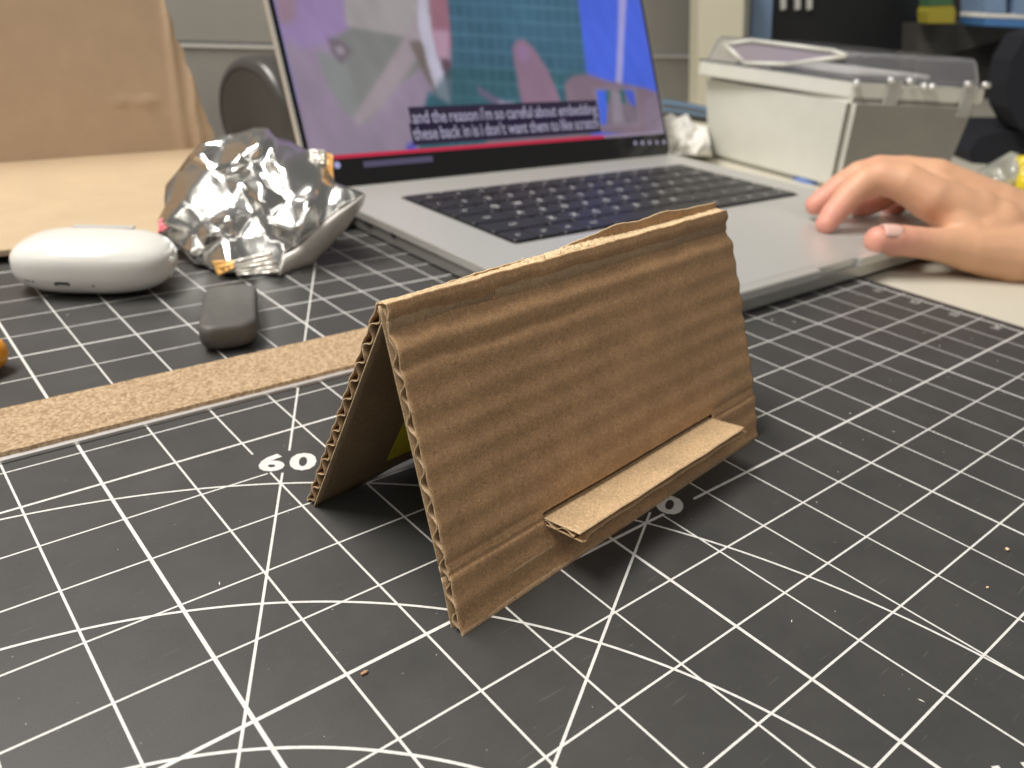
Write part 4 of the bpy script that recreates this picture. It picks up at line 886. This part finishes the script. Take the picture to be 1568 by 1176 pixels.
# crumbs
def crumb(x, y, s, lab, m_=CRUMB, seed=0):
    bm = bmesh.new(); bmesh.ops.create_icosphere(bm, subdivisions=1, radius=s, matrix=Matrix.Translation((x, y, s * .6)) @ Matrix.Diagonal((1.2, .8, .6, 1)))
    for v in bm.verts: v.co += V((noise.noise(v.co * 9 + V((seed, 0, 0))), noise.noise(v.co * 9 + V((0, seed, 3))), 0)) * s * .8; v.co.z = max(.006, v.co.z)
    tag(from_bm('cardboard_crumb', bm, m_), lab, 'crumb')
q = gz(558, 1033); crumb(q.x, q.y, .034, 'tiny tan crumb on the mat in front of the stand, left of its near corner')
q = gz(1541, 842); crumb(q.x, q.y, .034, 'tiny pale forked scrap on the mat near the right edge', KTORN, 4)
q = gz(1512, 901); crumb(q.x, q.y, .022, 'pale speck of dust on the mat below the forked scrap', KTORN, 5)
q = gz(1302, 634); crumb(q.x, q.y, .02, 'grey speck of dust on the mat right of the stand', SEAM, 6)
vs, fs = [], []; r_ = random.Random(3)
for _ in range(260):
    x, y, s = r_.uniform(-4, 19), r_.uniform(-14, 9), r_.uniform(.003, .009); a_ = r_.uniform(0, 3); k_ = len(vs); L_ = s * r_.choice((1, 1, 2, 5))
    c_, s_ = math.cos(a_), math.sin(a_); vs += [(x + c_ * L_, y + s_ * L_, .007), (x - s_ * s, y + c_ * s, .007), (x - c_ * L_, y - s_ * L_, .007), (x + s_ * s, y - c_ * s, .007), (x, y, .007 + s)]
    fs += [(k_, k_ + 1, k_ + 4), (k_ + 1, k_ + 2, k_ + 4), (k_ + 2, k_ + 3, k_ + 4), (k_ + 3, k_, k_ + 4)]
o = mesh('dust', vs, fs, PAPER); tag(o, 'fine pale dust specks scattered over the cutting mat', 'dust', kind='stuff')
# ------------------------------------------------------------ far room, right of the wall
def pxprism(name, pts, D, thick, mt, parent=None, down=None):
    P_ = [at(a_, b_, D) for a_, b_ in pts]; f_ = V((FW.x, FW.y, 0)).normalized(); P_ = [CW + (p - CW) * ((D * .9) / (p - CW).dot(f_)) for p in P_]
    return prism_obj(name, P_, f_ * thick, mt, parent, .03)
o = pxprism('cream_post', [(1072, -120), (1144, -120), (1132, 250), (1066, 250)], 58, 3, CREAM); tag(o, 'pale cream upright post beside the grey wall', 'post')
win = thing('dark_monitor', 'large dark glass screen standing far behind the storage box', 'monitor', (70, 35, -.15))
pxprism('monitor_frame', [(1138, -120), (1156, -120), (1146, 60), (1142, 250), (1130, 250)], 62, 1.2, SEAM, win)
pxprism('blue_reflection_strip', [(1156, -120), (1190, -120), (1180, 70), (1178, 250), (1144, 250)], 62.5, 1, BLUEG, win)  # pale blue reflection beside the dark glass, built as a solid strip
pxprism('monitor_glass', [(1190, -120), (1412, -120), (1408, 60), (1405, 250), (1178, 250)], 62.5, 1, DGLASS, win)
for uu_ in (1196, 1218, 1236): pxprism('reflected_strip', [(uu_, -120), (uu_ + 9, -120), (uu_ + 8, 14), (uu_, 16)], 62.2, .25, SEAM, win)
for c_, r_2 in (((1396, 19), .34), ((1397, 41), .24)):
    bm = bmesh.new(); q = at(c_[0], c_[1], 54.5); bmesh.ops.create_uvsphere(bm, u_segments=14, v_segments=10, radius=r_2, matrix=Matrix.Translation(q)); from_bm('round_knob', bm, STEEL, win, True)
fix(win)
o = pxprism('grey_cupboard', [(1405, 36), (1600, 40), (1600, 105), (1400, 100), (1400, 260), (1396, 260)], 60, 8, DSHELF)
tag(o, 'dark grey cupboard top far behind the storage box', 'cupboard')
bo = thing('cleaner_bottle', 'yellow and green bottle on the dark grey cupboard', 'bottle', at(1438, 36, 58))
bo.location = (0, 0, 0)
pxprism('bottle_body', [(1421, 18), (1424, 10), (1460, 8), (1464, 18), (1462, 36), (1422, 36)], 58, 1.5, YELD, bo); pxprism('bottle_label', [(1424, -40), (1458, -40), (1460, 9), (1423, 10)], 58, 1.4, GREEND, bo)
cn_ = thing('blue_carton', 'blue and white carton at the top right corner of the picture', 'carton'); pxprism('carton_side', [(1506, 28), (1600, 30), (1600, 44), (1508, 40)], 57, 3, BLUEW, cn_); pxprism('carton_edge', [(1508, 20), (1600, 24), (1600, 30), (1507, 27)], 57, 3, PAPER, cn_); pxprism('carton_front', [(1508, -60), (1542, -60), (1541, 21), (1509, 20)], 57, 3, BLUEG, cn_)
pxprism('carton_flap', [(1556, -60), (1600, -60), (1600, 24), (1554, 22)], 57, 3, BLUEG, cn_)
o = crumple('tissue_scrap', [(1524, 58), (1532, 56), (1540, 78), (1534, 84), (1512, 96), (1510, 88), (1526, 80)], 53, .6, PAPER, None, 5, .2, 4); tag(o, 'scrap of white tissue poking out of the dark bag', 'tissue')
o = crumple('dark_bag', [(1500, 88), (1540, 72), (1560, 95), (1548, 112), (1500, 118), (1470, 240), (1464, 262), (1440, 262), (1470, 110)], 54, 4, BROWN, None, 6, .3, 8); tag(o, 'dark brown bag slumped behind the storage box', 'bag')
ch_ = thing('desk_chair', 'dark navy chair back at the right edge behind the storage box', 'chair', (62, 20, -8)); pxprism('chair_back', [(1541, 130), (1550, 92), (1572, 55), (1640, 30), (1700, 200), (1640, 235), (1560, 196), (1544, 165)], 48, 2, NAVY, ch_)
pxprism('chair_seat', [(1484, 232), (1500, 210), (1540, 200), (1640, 200), (1640, 262), (1490, 256)], 49, 5, NAVY, ch_); fix(ch_)
fl_ = pxprism('far_wall', [(1060, -300), (1900, -300), (1900, 400), (1060, 400)], 95, 1, simple('far_wall_dark', (.03, .026, .026), .9)); fl_['kind'] = 'structure'
